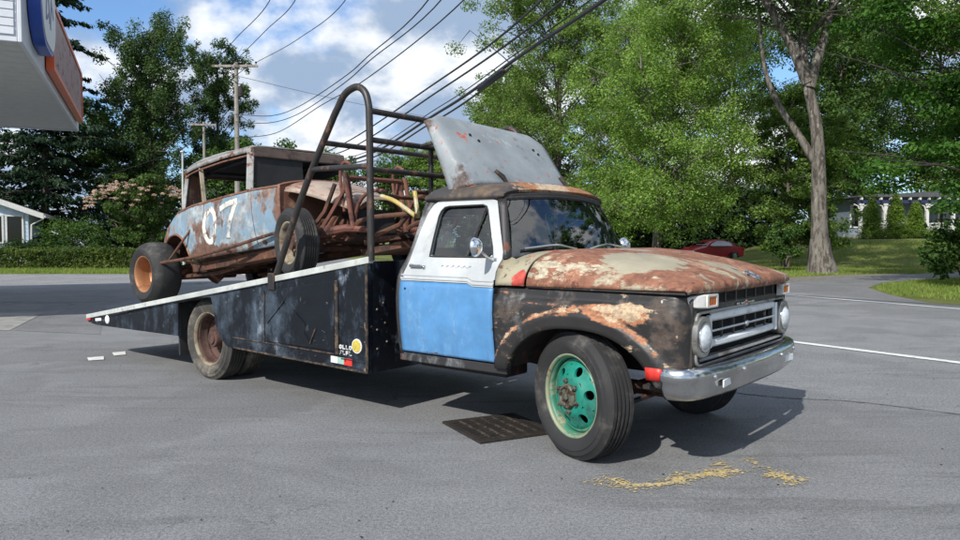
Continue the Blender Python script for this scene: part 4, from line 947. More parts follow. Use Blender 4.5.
fxs = [-.685, -.66, -.62, -.6] + list(np.linspace(-.585, .585, 49)) + [.6, .63, .67, .70, .725, .745, .76, .768, .770]
def fender(s):
    rows = []
    for x in fxs:
        zl = max(.545 if x < 0 else .565, arch_z(x) if abs(x) < .6 else 0); col = []
        fr = max(0, (x - .66) / .11)
        tuck = .13 * min(1, fr) ** 2.6
        for j in range(19):
            z = lerp(zl, 1.14, (j / 18) ** .8); d = math.hypot(x, max(0, z - .43) * 1.25) - .585
            dd = math.hypot(x / .60, max(0, z - .40) / .49) - 1; fl = .046 * S((.26 - dd) / .07) if dd > -.2 and z > .42 else 0
            fl += .012 * math.exp(-((z - 1.0) / .05) ** 2) * S((x + .3) / .5)
            yy = body_y(z) + fl * .75 - tuck
            if j == 0: col.append((x, s * (yy - .07), z + .004)); col.append((x, s * (yy - .012), z))
            col.append((x, s * yy, z + (.006 if j == 0 else 0)))
        rows.append(col)
    b = MB(); b.grid(rows); return b.build('front_fender', M['fender'], tk, solid=.008, offset=0)
fR, fL = fender(-1), fender(1)
b = MB(); b.grid([[(x, -body_y(z) - .042, z) for z in (.612, .65, .692)] for x in (.525, .56, .60, .635)]); b.build('red_reflector', M['tape_red'], fR, solid=.004)
for s in (-1, 1):     # inner wheel housing
    b = MB(); b.grid([[(x, s * y, arch_z(x * .97) + .02) for y in (.955, .55)] for x in np.linspace(-.6, .6, 25)]); b.build('wheel_housing', M['underside'], tk)
b = MB(); b.bb(-.62, .60, -.54, .54, .66, 1.06); b.bb(.60, .70, -.72, .72, .58, 1.13); b.build('engine_bay', M['dark'], tk, smooth=0)

# nose panel, grille and lamps
b = MB(); b.bb(.69, .715, -.90, .90, .64, 1.155); b.build('grille_backing', M['pit'], tk, smooth=0)
gr = MB()
def hp(a, c, d): return (d, a, c)
b = MB()   # dark nose panel with a wide rounded opening
def rrect(cx, cz, w, h, r, n=6):
    o = []
    for (sx, sz, a0) in ((1, 1, 0), (-1, 1, 90), (-1, -1, 180), (1, -1, 270)):
        for i in range(n + 1):
            a = R(a0 + 90 * i / n); o.append((cx + sx * (w / 2 - r) + math.cos(a) * r, cz + sz * (h / 2 - r) + math.sin(a) * r))
    return o
b.ring(rrect(0, .895, 1.79, .51, .07), rrect(0, .860, 1.70, .335, .06), hp, .712, .772)
npn = b.build('nose_panel', M['grille_dark'], tk, smooth=30, bevel=.006)
b = MB(); b.ring(rrect(0, .860, 1.715, .35, .065), rrect(0, .860, 1.675, .312, .055), hp, .770, .786); b.build('grille_surround', M['grille_dull'], npn, smooth=30, bevel=.004)
for k in range(6):     # dark slots under the hood lip
    y = -.475 + k * .19; b = MB(); b.bb(.764, .7745, y - .082, y + .082, 1.078, 1.132); b.build('slot', M['pit'], npn, smooth=0)
for k in range(7):
    y = -.57 + k * .19; b = MB(); b.bb(.772, .782, y - .010, y + .010, 1.072, 1.138); b.build('slot_divider', M['grille_dark'], npn, smooth=0, bevel=.003)
b = MB(); b.bb(.772, .788, -.63, .63, 1.138, 1.150); b.bb(.772, .784, -.63, .63, 1.058, 1.072); b.build('slot_rail', M['grille_dark'], npn, smooth=0, bevel=.003)
b = MB(); b.bb(.773, .786, -.10, .10, 1.036, 1.050); b.lathe([(0, .016), (.02, .014), (.026, 0)], (.772, 0, 1.043), (1, 0, 0), 16)
for k in (-.16, -.13, .13, .16): b.bb(.773, .782, k - .010, k + .010, 1.034, 1.050)
b.build('nose_emblem', M['chrome_clean'], npn, bevel=.002)
b = MB(); b.bb(.785, .790, -.022, .022, 1.038, 1.047); b.build('emblem_inlay', M['tape_red'], npn, smooth=0)
for nm, z0, z1, x0, m_ in (('grille_bar', .955, 1.012, .785, 'grille_white'), ('grille_bar', .788, .838, .785, 'grille_white'), ('grille_sill', .712, .738, .790, 'grille_dull')):
    b = MB(); W = .615 if nm == 'grille_bar' else .80
    rows = []
    for y in np.linspace(-W, W, 21):
        xo = x0 - .012 * abs(y / W) ** 3
        rows.append([(xo - .06, y, z1), (xo - .008, y, z1), (xo + .006, y, z1 - .012), (xo + .006, y, z0 + .014), (xo - .012, y, z0), (xo - .06, y, z0)])
    b.grid(rows); b.build(nm, M[m_], tk, smooth=30)
b = MB(); b.bb(.768, .786, -.60, .60, .890, .906); b.build('centre_bar', M['chrome_clean'], tk, smooth=0, bevel=.004)
for k in range(5):
    y = -.42 + k * .21; b = MB(); b.bb(.762, .778, y - .008, y + .008, .845, .953); b.build('grille_upright', M['grille_dark'], tk, smooth=0, bevel=.003)
b = MB(); b.lathe([(0, .014), (.018, .010), (.022, 0)], (.786, 0, .898), (1, 0, 0), 14); b.build('grille_badge', M['chrome_clean'], tk)
for s in (-1, 1):
    # headlamp pod
    b = MB(); b.ring(rrect(s * .780, .876, .226, .258, .10), rrect(s * .776, .876, .178, .184, .087), hp, .70, .806); pod = b.build('headlight', M['pod'], tk, smooth=30, bevel=.008)
    b = MB(); b.prism(rrect(s * .776, .876, .182, .19, .085), hp, .772, .790); b.build('pod_plate', M['grille_white'], pod, smooth=0)
    b = MB(); b.lathe([(0, .040), (.03, .038), (.058, .030), (.077, .014), (.084, 0)], (.800, s * .776, .876), (1, 0, 0), 28); b.build('lens', M['lens'], pod)
    b = MB(); b.lathe([(0, .002), (.02, .004), (.05, .014), (.078, .028)], (.778, s * .776, .876), (1, 0, 0), 28); b.build('reflector', M['lamp_bowl'], pod)
    b = MB(); b.lathe([(.078, .0), (.080, .024), (.090, .024), (.094, .0)], (.788, s * .776, .876), (1, 0, 0), 28); b.build('trim_ring', M['chrome_clean'], pod)
    b = MB(); b.bb(.76, .79, s * .640 - .020, s * .640 + .020, .79, 1.0); b.build('bar_end', M['grille_white'], pod, smooth=0, bevel=.006)
    # turn signal
    b = MB(); y0, y1 = s * .63, s * .86
    b.grid([[(.79, y0, 1.053), (.825, y0, 1.058), (.825, y0, 1.142), (.79, y0, 1.147)], [(.775, s * .80, 1.053), (.822, s * .80, 1.058), (.822, s * .80, 1.142), (.775, s * .80, 1.147)],
            [(.70, s * .90, 1.062), (.790, s * .865, 1.064), (.790, s * .865, 1.136), (.70, s * .90, 1.138)], [(.60, s * .965, 1.09), (.66, s * .955, 1.09), (.66, s * .955, 1.11), (.60, s * .965, 1.11)]], close=True)
    b.add([(.79, y0, 1.053), (.825, y0, 1.058), (.825, y0, 1.142), (.79, y0, 1.147)], [(0, 1, 2, 3)])
    ts = b.build('turn_signal', M['white_plastic'], tk, smooth=30, bevel=.005)
    b = MB(); b.ring(rrect(s * .722, 1.100, .175, .082, .012), rrect(s * .722, 1.100, .120, .054, .008), hp, .822, .834); b.build('signal_bezel', M['white_plastic'], ts, smooth=0, bevel=.003)
    b = MB(); b.prism(rrect(s * .722, 1.100, .128, .060, .010), hp, .8235, .8300); lz = b.build('amber_lens', M['amber'], ts, smooth=0)
# bumper
path = [(.635, -.995), (.66, -1.003), (.70, -1.0), (.765, -.975), (.81, -.92), (.845, -.80), (.872, -.55), (.885, -.28), (.888, 0)]
path = path + [(x, -y) for x, y in path[-2::-1]]
P = smooth_path([(x, y, 0) for x, y in path], 5)
prof = [(-.045, .700), (-.01, .704), (.018, .690), (.028, .655), (.030, .622), (.018, .606), (.016, .570), (.008, .530), (-.012, .503), (-.05, .496)]
rows = []
for i, p in enumerate(P):
    a = P[max(0, i - 1)]; c = P[min(len(P) - 1, i + 1)]; t = (c - a).normalized(); n = Vector((t.y, -t.x, 0))
    fl = max(0, 1 - min(i, len(P) - 1 - i) / 6)
    rows.append([(p.x + n.x * o, p.y + n.y * o, z - .0 * fl) for o, z in prof])
b = MB(); b.grid(rows); bp = b.build('bumper', M['chrome_dented'], tk, solid=.006, offset=-1)
for y in (-.78, -.38, .38, .78):
    i = min(range(len(P)), key=lambda k: abs(P[k].y - y)); b = MB(); b.lathe([(0, .018), (.014, .015), (.02, 0)], (P[i].x + .026, y, .640), (1, -.1 * y, 0), 12); b.build('bumper_bolt', M['chrome_clean'], bp)
b = MB()
for y in (-.60, .60): b.box((.887, y, .585), (.010, .20, .05), Matrix.Rotation(-.14 * y, 3, 'Z'))
b.build('bumper_slot', M['grille_white'], bp, bevel=.004)
b = MB(); b.bb(.40, .86, -.46, -.38, .52, .64); b.bb(.40, .86, .38, .46, .52, .64); b.build('bumper_bracket', M['underside'], tk, smooth=0)
b = MB(); b.bb(.46, .78, -.92, .92, .535, .56); b.build('gravel_pan', M['underside'], tk, smooth=0)

# cab
def side_y(z): return pl(z, [(.5, .950), (.62, .968), (.8, .992), (.95, 1.002), (1.08, .998), (1.16, .980), (1.30, .930), (1.80, .706), (1.86, .680)])
def xdr(z): return pl(z, [(.5, -1.650), (1.165, -1.652), (1.30, -1.605), (1.56, -1.585), (1.80, -1.50), (1.9, -1.46)])
def xcb(z): return pl(z, [(.5, -1.715), (1.22, -1.725), (1.34, -1.665), (1.6, -1.655), (1.86, -1.665)])
zs = [.56, .7, .85, 1.0, 1.12, 1.165, 1.23, 1.30, 1.40, 1.55, 1.70, 1.80, 1.85]
rows = []
for z in zs:
    y = side_y(z); a, c = xdr(z), xcb(z); r_ = []
    r_ += [(a, -y + .012, z), (lerp(a, c, .5), -y + .004, z), (c + .028, -y + .012, z), (c + .006, -y + .04, z), (c, -y + .10, z)]
    r_ += [(c, -.56, z), (c - .012, 0, z), (c, .56, z)]
    r_ += [(c, y - .10, z), (c + .006, y - .04, z), (c + .028, y - .012, z), (lerp(a, c, .5), y - .004, z), (a, y - .012, z)]
    rows.append(r_)
b = MB(); b.grid(rows, skip=lambda i, j: 5 <= j <= 6 and 8 <= i <= 9); cb = b.build('cab_shell', M['cab_black'], tk, solid=.02, offset=0)
b = MB(); b.add([(-1.668, -.55, 1.405), (-1.668, .55, 1.405), (-1.69, .55, 1.695), (-1.69, -.55, 1.695)], [(0, 1, 2, 3)]); b.build('rear_window', M['glass'], cb, smooth=0)
b = MB(); b.bb(-1.70, -.60, -.955, -.90, .50, .572); b.build('rocker', M['cab_black'], cb, smooth=0, bevel=.01)
b = MB(); b.bb(-1.70, -.60, .90, .955, .50, .572); b.build('rocker', M['cab_black'], cb, smooth=0, bevel=.01)
# roof
rows = []
xr = [-1.688, -1.685, -1.675, -1.64, -1.55, -1.35, -1.1, -.95, -.86, -.80, -.765, -.75, -.748]
for i, x in enumerate(xr):
    r_ = []
    for a in np.linspace(-90, 90, 29):
        y = math.sin(R(a)) * .728
        q = abs(y) / .728; fy = (1 - q ** 5.5) ** .5
        fx = min(1, (1 - min(1, abs((x + 1.25) / .440)) ** 9) ** .5) if x < -1.25 else (1 - .62 * min(1, max(0, (x + .93) / .18)) ** 2.2)
        zb = 1.800; xx = x - (.055 * q ** 2.6 if x > -1.0 else 0) + (.075 * q ** 4 * min(1, (-1.45 - x) / .2) if x < -1.45 else 0)
        r_.append((xx, y, zb + (.118 * fy) * fx + .014 * (1 - q * q)))
    rows.append(r_)
b = MB(); b.grid(rows); rf = b.build('roof', M['roof'], tk, solid=.018)
for s in (-1, 1):
    b = MB(); b.tube(smooth_path([(-1.63, s * .70, 1.80), (-1.5, s * .722, 1.806), (-1.2, s * .726, 1.81), (-.93, s * .718, 1.806), (-.82, s * .715, 1.80)], 4), .013, 6); b.build('drip_rail', M['roof'], rf)
# header and A pillars
b = MB(); b.grid([[tuple(ws_top(w) + Vector((.0, 0, -.006))) for w in np.linspace(-1.02, 1.02, 15)], [tuple(ws_top(w) + Vector((.012, 0, .035))) for w in np.linspace(-1.02, 1.02, 15)]]); b.build('header', M['cab_black'], tk, solid=.02)
for s in (-1, 1):
    rows = []
    for k in range(8):
        t = k / 7; d = Vector((lerp(-.668, -.870, t), s * lerp(.905, .708, t), lerp(1.335, 1.795, t))); e = ws_base(s * 1.0).lerp(ws_top(s * 1.0), t)
        o = Vector((.008, s * .004, 0)); rows.append([tuple(d), tuple(d.lerp(e, .35) + o), tuple(d.lerp(e, .8) + o), tuple(e)])
    b = MB(); b.grid(rows); b.build('windscreen_pillar', M['cab_black'], tk, solid=.03, offset=0)
    b = MB(); b.add([(-.690, s * .975, 1.16), (-.50, s * .95, 1.16), (-.56, s * .87, 1.33), (-.62, s * .86, 1.35), (-.70, s * .918, 1.315)], [(0, 1, 2, 3, 4)]); b.build('cowl_side', M['cowl'], tk, solid=.012, offset=0)
rows = [[tuple(ws_base(w).lerp(ws_top(w), t) + Vector((.02 * math.sin(math.pi * t), 0, .012 * math.sin(math.pi * t)))) for w in np.linspace(-.985, .985, 25)] for t in np.linspace(.015, .985, 9)]
b = MB(); b.grid(rows); b.build('windscreen', M['glass'], tk, smooth=60)
loop = [ws_base(w) for w in np.linspace(-1, 1, 17)] + [ws_base(1).lerp(ws_top(1), t) for t in (.25, .5, .75)] + [ws_top(w) for w in np.linspace(1, -1, 17)] + [ws_base(-1).lerp(ws_top(-1), t) for t in (.75, .5, .25)]
b = MB(); b.tube(loop, .017, 7, True); b.build('windscreen_seal', M['rubber'], tk)
for pts in ([(-.485, -.20, 1.408), (-.525, -.42, 1.438), (-.60, -.74, 1.415)], [(-.485, .60, 1.408), (-.525, .36, 1.44), (-.515, .05, 1.405)]):
    b = MB(); b.tube(smooth_path(pts, 5), [.009] * 5 + [.007] * 6, 6); w_ = b.build('wiper', M['chrome_clean'], tk)
    b = MB(); P_ = smooth_path(pts, 5)[4:]; b.tube([p + Vector((.004, 0, -.012)) for p in P_], .006, 5); b.build('wiper_blade', M['rubber'], w_)

# doors: white upper shell with the window opening, blue lower panel
def resamp(poly, n):
    L_ = [0]; k = len(poly)
    for i in range(k): L_.append(L_[-1] + math.dist(poly[i], poly[(i + 1) % k]))
    out = []
    for j in range(n):
        d = L_[-1] * j / n; i = max(q for q in range(k) if L_[q] <= d); t = (d - L_[i]) / (L_[i + 1] - L_[i] + 1e-9)
        a, c = poly[i], poly[(i + 1) % k]; out.append((lerp(a[0], c[0], t), lerp(a[1], c[1], t)))
    return out
def polar(poly, c, n):
    """points of the polygon hit by n rays from c"""
    out = []
    for j in range(n):
        a = 2 * math.pi * j / n; dx, dz = math.cos(a), math.sin(a); best = None
        for i in range(len(poly)):
            (x0, z0), (x1, z1) = poly[i], poly[(i + 1) % len(poly)]; ex, ez = x1 - x0, z1 - z0; de = dx * ez - dz * ex
            if abs(de) < 1e-9: continue
            t = ((x0 - c[0]) * ez - (z0 - c[1]) * ex) / de; u = ((x0 - c[0]) * dz - (z0 - c[1]) * dx) / de
            if t > 0 and -1e-6 <= u <= 1 + 1e-6 and (best is None or t < best): best = t
        out.append((c[0] + dx * best, c[1] + dz * best))
    return out
OUT = [(-1.648, 1.168), (-1.602, 1.30), (-1.582, 1.56), (-1.555, 1.70), (-1.525, 1.76), (-1.47, 1.793), (-.93, 1.797), (-.865, 1.775), (-.665, 1.36), (-.672, 1.32), (-.70, 1.27), (-.694, 1.168)]
INN = [(-1.395, 1.345), (-1.412, 1.50), (-1.425, 1.68), (-1.41, 1.725), (-1.375, 1.745), (-.985, 1.748), (-.945, 1.73), (-.752, 1.348)]
def make_door(s):
    def f(a, c, d): return (a, s * (side_y(c) + d), c)
    n = 72; ce = (-1.17, 1.52)
    o = polar(OUT, ce, n); i_ = polar(INN, ce, n); m1 = [(lerp(a[0], b_[0], .5), lerp(a[1], b_[1], .5)) for a, b_ in zip(o, i_)]
    b = MB(); b.ring(o, m1, f, -.03, .010); b.ring(m1, i_, f, -.03, .010)
    d = b.build('door', M['door_white'], tk, smooth=35)
    zl = [.582, .60, .66, .74, .83, .92, 1.0, 1.06, 1.11, 1.15]
    def zt(x): return 1.152 - .022 * S((x + .95) / .06)
    rows = [[(x, s * (side_y(min(z, zt(x))) + .010), min(z, zt(x))) for z in zl] for x in np.linspace(-1.648, -.697, 24)]
    b = MB(); b.grid(rows); b.build('lower_panel', M['door_blue'], d, solid=.02, offset=-1 if s > 0 else 1, smooth=30)
    b = MB()   # stepped belt moulding, two beads
    for dz, r_ in ((.020, .008), (.046, .006)):
        b.tube([(x, s * (side_y(zt(x) + dz) + .012), zt(x) + dz) for x in np.linspace(-1.648, -.697, 20)], r_, 6)
    rows = [[(x, s * (side_y(z) + .0095), z) for z in np.linspace(zt(x) + .003, 1.172, 3)] for x in np.linspace(-1.646, -.697, 20)]
    b.grid(rows); b.build('belt_moulding', M['door_white'], d)
    b = MB(); b.add([(x, s * (side_y(z) - .012), z) for x, z in polar(INN, ce, 40)], [tuple(range(40))]); b.build('door_glass', M['glass_side'], d, smooth=0)
    b = MB(); P_ = [(x, s * (side_y(z) + .008), z) for x, z in polar(INN, ce, 48)]; b.tube(P_, .008, 5, True)
    b.tube([(-.958, s * (side_y(1.735) + .004), 1.735), (-1.02, s * (side_y(1.345) + .004), 1.345)], .009, 6); b.build('window_seal', M['rubber'], d)
    b = MB(); b.box((-1.50, s * (side_y(1.262) + .028), 1.272), (.13, .018, .020)); b.box((-1.555, s * (side_y(1.262) + .018), 1.272), (.02, .03, .03)); b.lathe([(0, .02), (.014, .018), (.016, 0)], (-1.42, s * (side_y(1.262) + .01), 1.262), (0, s, 0), 12)
    b.build('door_handle', M['chrome'], d, bevel=.006)
    b = MB(); pts = [(-1.24 + .30 * t, s * (side_y(1.272) + .011), 1.272 + .012 * math.sin(t * 34) * (1 - .3 * t)) for t in np.linspace(0, 1, 40)]; b.tube(pts, .0035, 4); b.build('script_trim', M['chrome_clean'], d)
    b = MB(); b.lathe([(0, .006), (.008, .004), (.01, 0)], (-1.585, s * (side_y(1.09) + .011), 1.09), (0, s, 0), 10); b.build('door_button', M['black'], d)
    # round chrome mirror on a bent arm
    b = MB(); base = Vector((-.742, s * .925, 1.335)); hd_ = Vector((-.775, s * 1.105, 1.428))
    b.tube([base, base + Vector((-.01, s * .05, .01)), hd_ + Vector((.02, -s * .05, -.035)), hd_], [.016, .010, .009, .009], 8)
    b.lathe([(0, .055), (.03, .050), (.058, .032), (.072, .004), (.070, -.006), (0, -.006)], hd_, (.92, -s * .25 + .0, .05), 24)
    b.box(base, (.06, .02, .025)); mo = b.build('side_mirror', M['chrome_clean'], d, smooth=40)
    return d
make_door(-1); make_door(1)
# cab inside
b = MB(); b.bb(-1.66, -.60, -.90, .90, .60, .64); b.bb(-.66, -.60, -.86, .86, .64, 1.30); b.build('cab_floor', M['dark'], tk, smooth=0)
b = MB(); b.bb(-.95, -.67, -.84, .84, 1.12, 1.30); b.build('dashboard', M['dark'], tk, smooth=0, bevel=.04)
b = MB(); b.bb(-1.55, -1.12, -.80, .80, .82, 1.0); b.box((-1.54, 0, 1.18), (.14, 1.6, .46), Matrix.Rotation(R(-12), 3, 'Y')); b.build('bench_seat', plain('seat_vinyl', (.05, .045, .042), .6), tk, smooth=0, bevel=.04)
b = MB(); cc = Vector((-1.02, .40, 1.27)); U = Vector((0, 1, 0)); V = Vector((.5, 0, .86))
b.tube([cc + U * math.cos(t) * .2 + V * math.sin(t) * .2 for t in np.linspace(0, 6.283, 25)[:-1]], .013, 6, True); b.tube([cc, (-.75, .4, 1.1)], .025, 8); b.tube([cc - U * .2, cc + U * .2], .012, 6); b.build('steering_wheel', M['black'], tk)
b = MB(); b.box((-.78, .0, 1.765), (.02, .22, .06)); b.build('inside_mirror', M['black'], tk, bevel=.01)

# wheels
TR = .432
def tyre_prof(Wd, r, rim, grooves=4):
    h = r - rim
    p = [(rim - .012, .035), (rim, .016), (rim + .25 * h, -.004), (rim + .5 * h, -.014), (rim + .58 * h, -.0145), (rim + .6 * h, -.010), (rim + .78 * h, -.004), (rim + .80 * h, .0), (r - .022, .012), (r - .006, .022)]
    a0, a1 = .026, Wd - .026; gw = .009; step = (a1 - a0) / (grooves + 1)
    q = [(r, a0)]
    for k in range(grooves):
        a = a0 + step * (k + 1); q += [(r + .001, a - gw), (r - .012, a - gw + .002), (r - .012, a + gw - .002), (r + .001, a + gw)]
    q += [(r, a1)]
    return p + q + [(x, Wd - a) for x, a in p[::-1]]
def wheel(x, yo, s, r, kind, z=None):
    """yo = outer face, s = side (-1 right); inward axis is -s"""
    z = r - .006 if z is None else z; o = (x, yo, z); ax = (0, -s, 0); Wd = .215
    b = MB(); b.lathe(tyre_prof(Wd, r, .272), o, ax, 64); w = b.build('wheel', M['rubber' if kind == 'front' else 'rubber_dusty'], tk, smooth=28)
    if kind == 'front':
        b = MB(); b.lathe([(.262, .030), (.276, .014), (.284, .010), (.284, .018), (.272, .034)], o, ax, 56); b.build('rim', M['rim_cream'], w, solid=.004, offset=0)
        b = MB(); b.lathe([(.266, .16), (.258, .10), (.256, .06), (.262, .030)], o, ax, 56); b.lathe([(.256, .08), (.236, .066), (.228, .072)], o, ax, 56); b.build('rim_barrel', M['rim_green'], w, solid=.004, offset=0)
        prf = [(.040, -.004), (.116, -.004), (.128, -.001), (.138, .006), (.16, .022), (.18, .035), (.20, .045), (.212, .051), (.226, .062), (.232, .072)]
        def dp(p, q, e=0): return (x + p, yo - s * (pl(math.hypot(p, q), prf) + e), z + q)
        b = MB(); b.lathe([(.232, .072), (.226, .062), (.214, pl(.214, prf))], o, ax, 72); b.lathe([(.142, pl(.142, prf)), (.138, .006), (.128, -.001), (.116, -.004), (.06, -.004)], o, ax, 72)
        for k in range(6):
            a0 = R(10 + 60 * k - 30); ang = [a0 + R(60) * t / 12 for t in range(13)]
            poly = [(.214 * math.cos(t), .214 * math.sin(t)) for t in ang] + [(.142 * math.cos(t), .142 * math.sin(t)) for t in ang[::-1]]
            cc = (.178 * math.cos(a0 + R(30)), .178 * math.sin(a0 + R(30))); nn = 40; ou = polar(poly, cc, nn)
            inn = [(cc[0] + .0325 * math.cos(2 * math.pi * j / nn), cc[1] + .0325 * math.sin(2 * math.pi * j / nn)) for j in range(nn)]
            b.grid([[dp(lerp(i_[0], q[0], t), lerp(i_[1], q[1], t)) for q, i_ in zip(ou, inn)] for t in (1, .66, .33, 0)] + [[dp(q[0], q[1], .018) for q in inn]], close=True)
        b.build('wheel_disc', M['teal'], w, smooth=40)
        b = MB(); b.lathe([(.25, .12), (.0, .12)], o, ax, 32); b.build('drum', M['pit'], w)
        b = MB(); b.lathe([(.086, -.004), (.084, -.022), (.076, -.030), (.060, -.032), (.054, -.022), (.0, -.016)], o, ax, 32); b.lathe([(.030, -.016), (.028, -.036), (.018, -.041), (0, -.041)], o, ax, 16); b.build('hub', M['hub'], w)
        for k in range(6):
            a = R(40 + 60 * k); c = (x + math.cos(a) * .104, yo, z + math.sin(a) * .104); b = MB(); b.lathe([(.017, -.002), (.017, -.022), (.010, -.024), (.009, -.036), (0, -.036)], c, ax, 6); b.build('lug_nut', M['hub'], w, smooth=0)
    else:
        b = MB(); b.lathe([(.284, .018), (.284, .010), (.276, .014), (.264, .030), (.257, .045)], o, ax, 56); b.build('rim', M['rim_tan'], w, solid=.004, offset=0)
        b = MB(); b.lathe([(.257, .045), (.254, .07), (.250, .10), (.240, .13), (.226, .145)], o, ax, 56); b.build('rim_barrel', M['rim_rust'], w, solid=.004, offset=0)
        b = MB(); b.lathe([(.246, .118), (.228, .150), (.20, .168), (.15, .172), (.12, .165)], o, ax, 48); b.lathe([(.12, .165), (0, .165)], o, ax, 24); b.build('wheel_disc', M['rim_rust'], w)
        b = MB(); b.lathe([(.098, .165), (.094, .08), (.085, .06), (.060, .055), (.055, .04), (0, .038)], o, ax, 28); b.build('hub', M['rim_rust'], w)
        for k in range(6):
            a = R(30 + 60 * k); c = (x + math.cos(a) * .13, yo, z + math.sin(a) * .13); b = MB(); b.lathe([(.017, .168), (.017, .13), (0, .13)], c, ax, 6); b.build('lug_nut', M['hub'], w, smooth=0)
    return w
for s in (-1, 1):
    fw_ = wheel(0, s * .985, s, TR, 'front'); pv = Vector((.005, s * .80, 0)); rm = Matrix.Rotation(R(-20), 3, 'Z')
    fw_.rotation_euler.z = R(-20); fw_.location = pv - rm @ Vector((0, s * .80, 0))       # steered to the right
    wheel(-4.55, s * 1.0, s, TR, 'rear'); 
    b = MB(); o = (-4.55, s * .745, TR - .006); b.lathe(tyre_prof(.215, TR, .272), o, (0, -s, 0), 48); w = b.build('wheel', M['rubber_dusty'], tk, smooth=28)
    b = MB(); b.lathe([(.276, .02), (.25, .06), (.2, .07), (0, .07)], o, (0, -s, 0), 32); b.build('wheel_disc', M['rim_rust'], w)

# chassis
b = MB()
for s in (-1, 1): b.bb(-6.6, .70, s * .43 - .04, s * .43 + .04, .56, .74)
for x in (-6.3, -5.4, -3.6, -2.6, -1.2): b.bb(x - .04, x + .04, -.39, .39, .585, .715)
b.build('chassis_rail', M['underside'], tk, smooth=0)
b = MB(); b.tube([(-4.55, -.8, .434), (-4.55, -.2, .434), (-4.55, 0, .434), (-4.55, .2, .434), (-4.55, .8, .434)], [.06, .07, .2, .07, .06], 12); b.build('rear_axle', M['underside'], tk)
b = MB(); b.tube([(0, -.78, .434), (0, -.5, .36), (0, .5, .36), (0, .78, .434)], .05, 8)
for s in (-1, 1):
    for k in range(4): b.bb(-.5 + k * .08, .5 - k * .08, s * .46 - .035, s * .46 + .035, .40 + k * .02, .418 + k * .02)
    for k in range(5): b.bb(-5.15 + k * .09, -3.95 - k * .09, s * .50 - .035, s * .50 + .035, .49 + k * .02, .508 + k * .02)
b.build('axle_and_spring', M['underside'], tk, smooth=30)
b = MB(); b.tube([(-4.4, 0, .45), (-2.8, 0, .5), (-1.2, .0, .55)], .05, 10); b.tube([(-1.3, 0, .56), (-.9, 0, .56), (-.5, 0, .58)], [.12, .16, .2], 12); b.build('driveshaft', M['underside'], tk)
b = MB(); b.tube([(-1.2, .3, .46), (-2.2, .33, .44), (-2.9, .33, .44)], [.03, .03, .09], 8); b.tube([(-2.9, .33, .44), (-3.5, .33, .44)], .09, 10); b.build('exhaust_silencer', M['underside'], tk)
b = MB(); b.bb(-1.62, -.72, -.80, -.52, .44, .56); b.build('cab_step_mount', M['underside'], tk, smooth=0, bevel=.02)
b = MB(); b.tube([(.10, -.62, .50), (.45, -.55, .47), (.62, -.5, .50)], .03, 8); b.tube([(.3, -.8, .40), (.3, .8, .40)], .02, 6); b.build('steering_linkage', M['underside'], tk)

